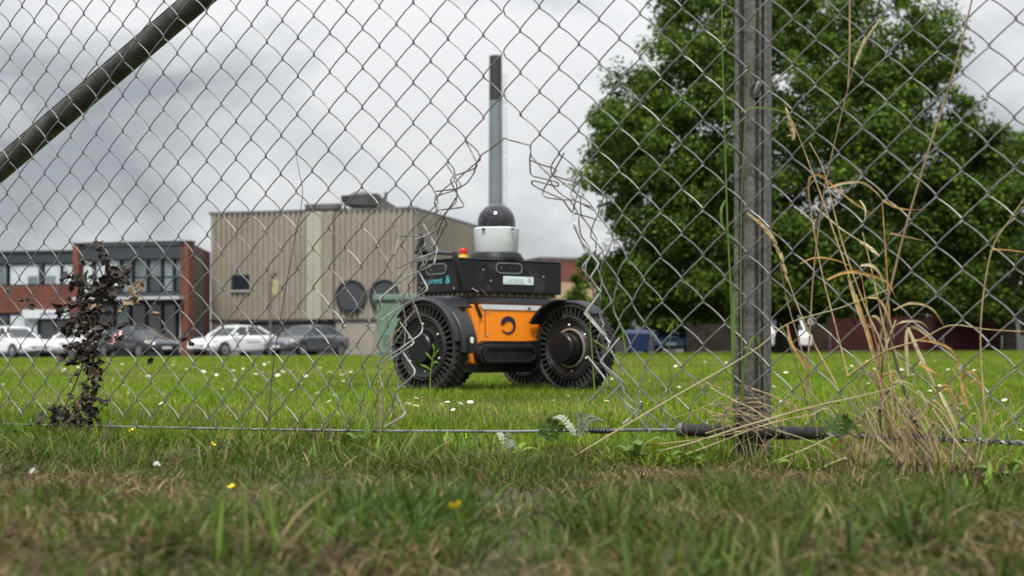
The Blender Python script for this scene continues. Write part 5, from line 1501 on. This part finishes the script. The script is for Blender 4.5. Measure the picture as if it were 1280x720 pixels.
lone("withered_plant", "dark bare stem hooked through the mesh left of the robot wheel", "dead stem", [([(474,560),(478,500),(481,460),(483,430)], .015, .0019, 'strawdark'), ([(466,460),(468,420),(478,395),(500,372),(524,352)], .016, .0013, 'strawdark'), ([(483,430),(500,410),(522,385)], .016, .0016, 'straw')])
lone("withered_plant", "thin wire like stem curling across the black office windows", "dead stem", [([(160,408),(178,405),(196,418),(212,424),(226,422),(240,424)], .008, .0009, 'strawdark')])
# tall green grass by the post
gg = plant("green_grass_stem", fpx(925, 560, .02), "tall green grass stems growing up along the fence post", "grass stem")
stalk(gg, [(920,560),(916,470),(914,380),(909,270),(906,170),(903,60),(902,-30)], .02, .0021, 'greenstalk', "stem", .6)
stalk(gg, [(930,560),(928,470),(926,360),(928,220),(936,110),(946,10)], .024, .0019, 'greenstalk', "stem", .4)
leafblade(gg, [(907,250),(902,262),(903,280),(912,292)], .024, .0028, 'greenstalk')
leafblade(gg, [(902,150),(906,146),(912,150),(920,165),(926,180)], .026, .0032, 'greenstalk')
leafblade(gg, [(926,140),(945,134),(975,138),(1002,152)], .026, .0017, 'greenstalk')
leafblade(gg, [(916,470),(917,400),(915,345)], .018, .0030, 'greenstalk')
leafblade(gg, [(924,500),(934,440),(946,420),(955,470)], .016, .0024, 'greenstalk')
lone("green_grass_stem", "green blade standing alone just right of the robot wheel", "grass stem", [([(744,500),(740,440),(736,380),(734,360)], .012, .0012, 'dockleaf'), ([(742,425),(760,438),(775,448)], .012, .0014, 'dockleaf')])
lone("green_grass_stem", "green stem with slanting tip before the bright blue car", "grass stem", [([(848,530),(840,480),(836,440),(842,400)], .02, .0014, 'greenstalk'), ([(834,415),(838,408),(843,400)], .02, .0017, 'dockleaf')])
lone("green_grass_stem", "tiny green blade between wheel and blue container", "grass stem", [([(782,440),(779,420),(776,402)], .012, .0011, 'dockleaf')])
# small branching weed before the left wheel
wd = plant("branching_weed", fpx(539, 500, .01), "small yellow green branching weed in front of the left robot wheel", "weed")
stalk(wd, [(538,505),(538,470),(541,447),(544,432)], .012, .0015, 'dockleaf', "stem")
for pix in ([(539,463),(531,458),(524,455)], [(540,450),(535,444),(531,440)], [(541,448),(546,440),(549,435)], [(543,438),(541,432),(543,428)], [(540,455),(545,452),(550,455)], [(539,460),(543,454),(546,450)]):
    leafblade(wd, pix, .012, .0022, 'dockleaf')

# withered vine on the left
vine = plant("withered_vine", fpx(75, 545, .0), "withered brown climbing vine clinging to the mesh at left", "vine")
stems = [[(62,550),(85,500),(104,455),(118,410),(122,380),(128,345)], [(80,548),(100,500),(112,460),(108,410),(100,375),(96,345)], [(118,440),(112,400),(100,390),(80,395),(74,385)], [(100,372),(118,366),(140,360),(160,372)], [(50,545),(70,520),(95,500),(110,480)], [(118,410),(140,400),(152,385),(150,372)], [(128,345),(122,325),(125,310)], [(150,420),(160,435),(165,440)], [(100,480),(120,470),(132,462)]]
for st in stems: stalk(vine, st, .012, .0022, 'twig', "stem", .5)
def crumple(seed, L=.030, W=.024):
    rd = random.Random(seed); b = MB(); nu, nv = 5, 4
    f = [rd.uniform(-1, 1) for _ in range(8)]
    for i in range(nu+1):
        u = i/nu; hw = W*.5*math.sin(math.pi*min(.97, .08 + .9*u))*(1 + .25*math.sin(u*9 + f[0]*3))
        for j in range(nv+1):
            v = j/nv*2-1
            x = hw*v*(.75 + .2*f[1]); y = L*u; z = .010*abs(v)*(1.0 + .6*f[2]) + .006*math.sin(u*5 + v*3 + f[3]*5) + .010*f[4]*u*u + .003*rd.uniform(-1, 1)
            y += -.004*abs(v) + .002*rd.uniform(-1, 1)
            b.v.append((x, y, z))
    for i in range(nu):
        for j in range(nv): b.f.append((i*(nv+1)+j, i*(nv+1)+j+1, (i+1)*(nv+1)+j+1, (i+1)*(nv+1)+j))
    return b
LM = [crumple(k).build("leaf", 'witherleaf', mesh_only=True, smooth=80) for k in range(7)] + [crumple(40+k).build("leaf", 'witherpale', mesh_only=True, smooth=80) for k in range(3)]
zones = [(110,395,22,26,40),(125,370,24,18,26),(140,350,18,12,14),(100,350,10,12,10),(100,440,14,16,16),(112,430,10,22,14),(112,480,14,18,18),(105,510,20,14,20),(75,525,22,14,22),(60,545,14,8,12),(150,345,10,12,8),(78,390,6,8,6),(85,410,6,18,8),(125,318,4,8,5),(130,415,14,10,12),(118,455,9,12,12)]
for (cx, cy, sx, sy, n) in zones:
    for _ in range(int(n*1.25)):
        px, py = random.gauss(cx, sx*.58), random.gauss(cy, sy*.6)
        me = random.choice(LM[:7] if random.random() < .93 else LM[7:])
        link_mesh("leaf", me, vine, fpx(px, py, random.uniform(-.012, .030)) - vine.location, (random.uniform(0, 6.28), random.uniform(0, 6.28), random.uniform(0, 6.28)), random.uniform(.38, .85))
for (px, py) in ((163,367),(168,376),(160,378),(172,372)):
    link_mesh("leaf", LM[8], vine, fpx(px, py, .02) - vine.location, (random.uniform(1, 2), random.uniform(0, 6.28), random.uniform(0, 6.28)), .9)
PK = crumple(77).build("leaf", 'pinkleaf', mesh_only=True, smooth=80)
for (px, py) in ((140,425),(135,428),(146,420)): link_mesh("leaf", PK, vine, fpx(px, py, .02) - vine.location, (1.4, random.uniform(0, 6), 0.4), .6)
# little bits of the same vine caught elsewhere
for (name_lab, spots) in (("brown dead leaf scraps caught on the mesh before the dark office glass", [(195,386),(200,392),(176,352)]), ("small dead leaf scraps caught on the mesh over the left office brick", [(12,362),(30,376),(38,386),(36,372)]), ("brown dead plant stump at the foot of the mesh left of centre", [(258,553),(262,545),(256,562),(266,570),(252,575)]), ("rust coloured dead leaves lying in the grass at lower left", [(105,562),(98,560),(112,565)]), ("brown dead leaf caught on the wire near the left car bonnet", [(232,425),(237,432),(190,448)])):
    r = plant("dead_leaf", fpx(spots[0][0], spots[0][1], .01), name_lab, "dead leaves")
    for (px, py) in spots: link_mesh("leaf", random.choice(LM if 'rust' not in name_lab else LM[7:]), r, fpx(px, py, random.uniform(.0, .02)) - r.location, (random.uniform(0, 6), random.uniform(0, 6), random.uniform(0, 6)), random.uniform(.35, .8) if 'stump' not in name_lab else 1.0)

# weeds under the wire
def feather(root, P0, P1, w, m, n=9):
    """feathery leaf: midrib and pairs of leaflets"""
    P0, P1 = Vector(P0), Vector(P1); b = MB(); d = (P1-P0); up = Vector((0, 0, 1)); sd = d.cross(Vector((.3, -1, .2))).normalized()
    pts = [P0.lerp(P1, t) + up*.012*math.sin(math.pi*t) for t in np.linspace(0, 1, n+1)]
    b.tube(pts, .0009, 5)
    for i in range(1, n+1):
        ww = w*math.sin(math.pi*min(.95, .18 + .75*i/n))
        for s_ in (-1, 1):
            e = pts[i] + sd*s_*ww + d.normalized()*ww*.5 + up*random.uniform(-.2, .3)*ww
            b.ribbon([pts[i], pts[i].lerp(e, .5) + up*.001, e], [.0008, .0022, .0005], d)
    return b.build("leaf", m, root, smooth=60)
for (px, py, off, lab, lv, m_) in [
   (722, 545, .02, "pale silvery weed sprig standing at the wire below the hole", [(-36,-28),(6,-34),(26,-30),(40,-24),(-20,-8),(14,-8)], 'silverleaf'),
   (690, 552, .03, "dark feathery weed growing against the bottom wire below the hole", [(-22,-22),(-6,-34),(8,-30),(22,-18),(-26,-4)], 'fern'),
   (632, 565, .04, "grey feathery leaf hanging over the wire near the centre", [(-12,-26),(6,-24),(14,-6)], 'silverleaf'),
   (1052, 545, .05, "dark green feathery weed tuft just right of the post", [(-24,-20),(-8,-30),(8,-28),(20,-14),(26,-4),(-28,-2)], 'fern'),
   (1105, 600, .07, "small fern like weed in the brown bank right of the post", [(-10,-24),(4,-28),(12,-16),(-14,-8)], 'fern'),
   (50, 575, .06, "grey green weed sprigs at the foot of the vine", [(-30,-20),(-14,-26),(10,-22),(30,-12),(46,-6)], 'silverleaf'),
   (575, 610, .09, "small grey weed below the hanging lime leaf", [(-8,-22),(8,-18),(14,-6)], 'silverleaf')]:
    r = plant("feathery_weed", fpx(px, py, off), lab, "weed")
    for (dx, dy) in lv:
        p0 = fpx(px + dx*.1, py, off) - r.location; p1 = fpx(px + dx, py + dy, off + random.uniform(-.01, .02)) - r.location
        feather(r, p0, p0.lerp(p1, .8), .006, m_)
def broad(pix, w, m, label, off):
    r = plant("broad_leaf_weed", fpx(pix[0][0], pix[0][1], off), label, "weed")
    leafblade(r, pix, off, w, m)
broad([(552,575),(554,560),(556,546),(560,536)], .011, 'dockleaf', "bright lime leaf hanging on the wire under the left wheel", .02)
broad([(580,585),(580,570),(579,555),(578,545)], .008, 'greenstalk', "dull green oval leaf standing right of the lime leaf", .04)
broad([(455,560),(457,545),(458,532),(456,520)], .010, 'greenstalk', "green dock leaf standing at the mesh left of the robot", .03)
broad([(462,600),(468,575),(472,552),(474,545)], .0055, 'dockleaf', "upright broad green blade in front of the wire left of the hole", .22)
broad([(393,600),(393,580),(392,560),(391,545)], .0055, 'greenstalk', "broad green blade standing in the bank grass at left", .25)
broad([(1232,640),(1234,610),(1236,590),(1237,575)], .006, 'dockleaf', "tall bright green blade near the right corner", .30)
broad([(1208,650),(1207,620),(1206,600),(1205,592)], .005, 'dockleaf', "shorter bright green blade left of the tall one near the right corner", .28)

for (px, py, n, m_, lab) in [
   (300, 556, 6, 'greenstalk', "low broad leaf rosette under the wire right of the brown dead stump"),
   (372, 560, 5, 'dockleaf', "small lime broad leaf rosette under the wire below the thin dark stem"),
   (425, 552, 6, 'greenstalk', "dark broad leaf rosette touching the wire left of the dock leaf"),
   (640, 560, 6, 'dockleaf', "lime broad leaf rosette under the wire between the two robot wheels"),
   (795, 556, 5, 'greenstalk', "broad leaf rosette beneath the wire winding right of the hole"),
   (865, 572, 6, 'greenstalk', "broad leaf rosette in the grass just left of the post foot"),
   (1000, 580, 5, 'dockleaf', "small lime rosette in the straw right of the post foot"),
   (190, 552, 5, 'greenstalk', "broad leaf rosette under the wire right of the withered vine"),
   (1255, 585, 6, 'greenstalk', "broad leaf rosette at the right edge under the twisted wire")]:
    r = plant("broad_leaf_weed", fpx(px, py + 14, .06), lab, "weed")
    for k in range(n):
        a = 2*math.pi*k/n + random.uniform(-.4, .4); L = random.uniform(.025, .05)
        d = Vector((math.cos(a), math.sin(a)*.8, 0)); up = random.uniform(.35, 1.0)
        P = curve([Vector((0, 0, -.005)), d*L*.35 + Vector((0, 0, L*up*.6)), d*L*.75 + Vector((0, 0, L*up*.85)), d*L*1.1 + Vector((0, 0, L*up*.7))])
        N = len(P); ws = [.0075*max(.1, math.sin(math.pi*min(.97, .06 + .92*i/(N-1)))**.8) for i in range(N)]
        b = MB(); b.ribbon(P, ws, d.cross(Vector((0, 0, 1)))); b.build("leaf", m_, r, smooth=60)

# ------------------------------------------------------------------ flowers
def daisy_mesh():
    b = MB(); b.tube([(0,0,0),(.001,0,.02),(0,0,.042)], .0008, 4)
    n = 12
    for k in range(n):
        a = 2*math.pi*k/n; c, s = math.cos(a), math.sin(a); o = len(b.v)
        b.v += [(c*.002-s*.0012, s*.002+c*.0012, .042), (c*.002+s*.0012, s*.002-c*.0012, .042), (c*.0115+s*.0024, s*.0115-c*.0024, .0445), (c*.0125, s*.0125, .0447), (c*.0115-s*.0024, s*.0115+c*.0024, .0445)]
        b.f.append((o, o+1, o+2, o+3, o+4))
    nf = len(b.f)
    b.lathe([(.0042,.0425),(.0034,.0450),(.0001,.046)], 8)
    me = b.build("daisy", 'petal', mesh_only=True); me.materials.append(M['yellowpetal']); me.materials.append(M['greenstalk'])
    for i, p in enumerate(me.polygons):
        if i >= nf: p.material_index = 1
        elif i < 10: p.material_index = 2
    return me
DM = daisy_mesh()
random.seed(33)
cl = [(330,470,60,8,40),(205,480,50,10,32),(300,455,70,4,20),(420,480,40,14,16),(130,490,40,12,10),(500,470,20,10,4),(560,497,40,5,16),(720,490,30,6,10),(820,470,40,12,12),(1000,490,40,14,16),(1060,470,40,14,14),(1150,460,40,8,28),(1230,505,30,14,18),(1200,470,40,10,12),(900,500,40,14,8),(60,470,40,10,8),(1020,455,60,5,12),(860,455,50,5,10)]
first = True
for (cx, cy, sx, sy, n) in cl:
    for _ in range(n):
        px, py = random.gauss(cx, sx), max(447, random.gauss(cy, sy))
        y = (CAMZ - .04)*F/(py - HOR)
        if y < 2.6 or y > 22: continue
        x = (px-640)/F*y
        if y < fence_y(x) + .1: continue
        o = link_mesh("daisy", DM, None, (x, y, gz(x, y) - random.uniform(.0, .012)), (random.gauss(.25, .25), random.gauss(0, .25), random.uniform(0, 6.28)), random.uniform(.5, .8)*(1 if y < 8 else 1.75))
        where = "left of the withered vine" if px < 110 else "between the vine and the thin dark stem" if px < 350 else "between the thin dark stem and the robot" if px < 490 else "in front of the robot" if px < 770 else "between the robot and the post" if px < 920 else "between the post and the ochre clump" if px < 1120 else "right of the ochre clump"
        far = "far out" if y > 11 else "halfway out" if y > 6 else "close to the fence"
        tag(o, "small white lawn daisy %s, %s" % (where, far), "daisy", "white lawn daisies %s, %s" % (where, far))
def buttercup():
    b = MB(); b.tube([(0,0,-.06),(.002,0,-.03),(0,0,0)], .0009, 5); ns = len(b.f)
    for k in range(5):
        a = 2*math.pi*k/5; mm = Matrix.Rotation(a, 4, 'Z'); o = len(b.v)
        for (x, y, z) in ((.001,0,0),(.006,-.005,.003),(.0105,-.004,.008),(.012,0,.009),(.0105,.004,.008),(.006,.005,.003)): b.v.append(tuple(mm @ Vector((x,y,z))))
        b.f.append(tuple(range(o, o+6)))
    b.lathe([(.003,.001),(.002,.005),(.0001,.006)], 8)
    me = b.build("buttercup", 'yellowpetal', mesh_only=True); me.materials.append(M['greenstalk'])
    for i, p in enumerate(me.polygons):
        if i < ns: p.material_index = 1
    return me
BC = buttercup()
for (px, py, y, sc, lab) in [(570,636,1.30,.62,"bright yellow buttercup standing alone in the front grass"),(287,523,3.0,.7,"yellow buttercup behind the bottom wire at left, highest of the four there"),(167,539,2.6,.6,"yellow buttercup just under the bottom wire near the vine"),(265,557,2.45,.5,"small yellow buttercup beside the brown dead stump"),(290,610,1.7,.4,"small dull yellow buttercup low in the bank grass at left")]:
    tag(link_mesh("buttercup", BC, None, at(px, py, y), (.5, random.uniform(-.3, .3), random.uniform(0, 6)), sc), lab, "buttercup", "yellow buttercups near the fence")
WC = bpy.data.meshes.new_from_object if False else None
for (px, py, y, lab) in [(42,590,1.75,"white clover head in the grass at far left"),(196,581,2.0,"white clover head in the bank grass right of the vine")]:
    b = MB()
    for k in range(60):
        u = random.uniform(-.3, 1); a = random.uniform(0, 6.28); c = math.sqrt(max(0, 1-u*u)); d = Vector((c*math.cos(a), c*math.sin(a), u))
        b.tube([d*.004, d*.0105], [.0012, .0004], 4)
    o = b.build("clover_flower", 'petal'); o.location = at(px, py, y)
    o.scale = (.5, .5, .5); tag(o, lab, "clover flower")
    b = MB(); b.tube([(0,0,-.06),(.002,.001,-.03),(0,0,.0)], .001, 5); b.build("stem", 'greenstalk', o)
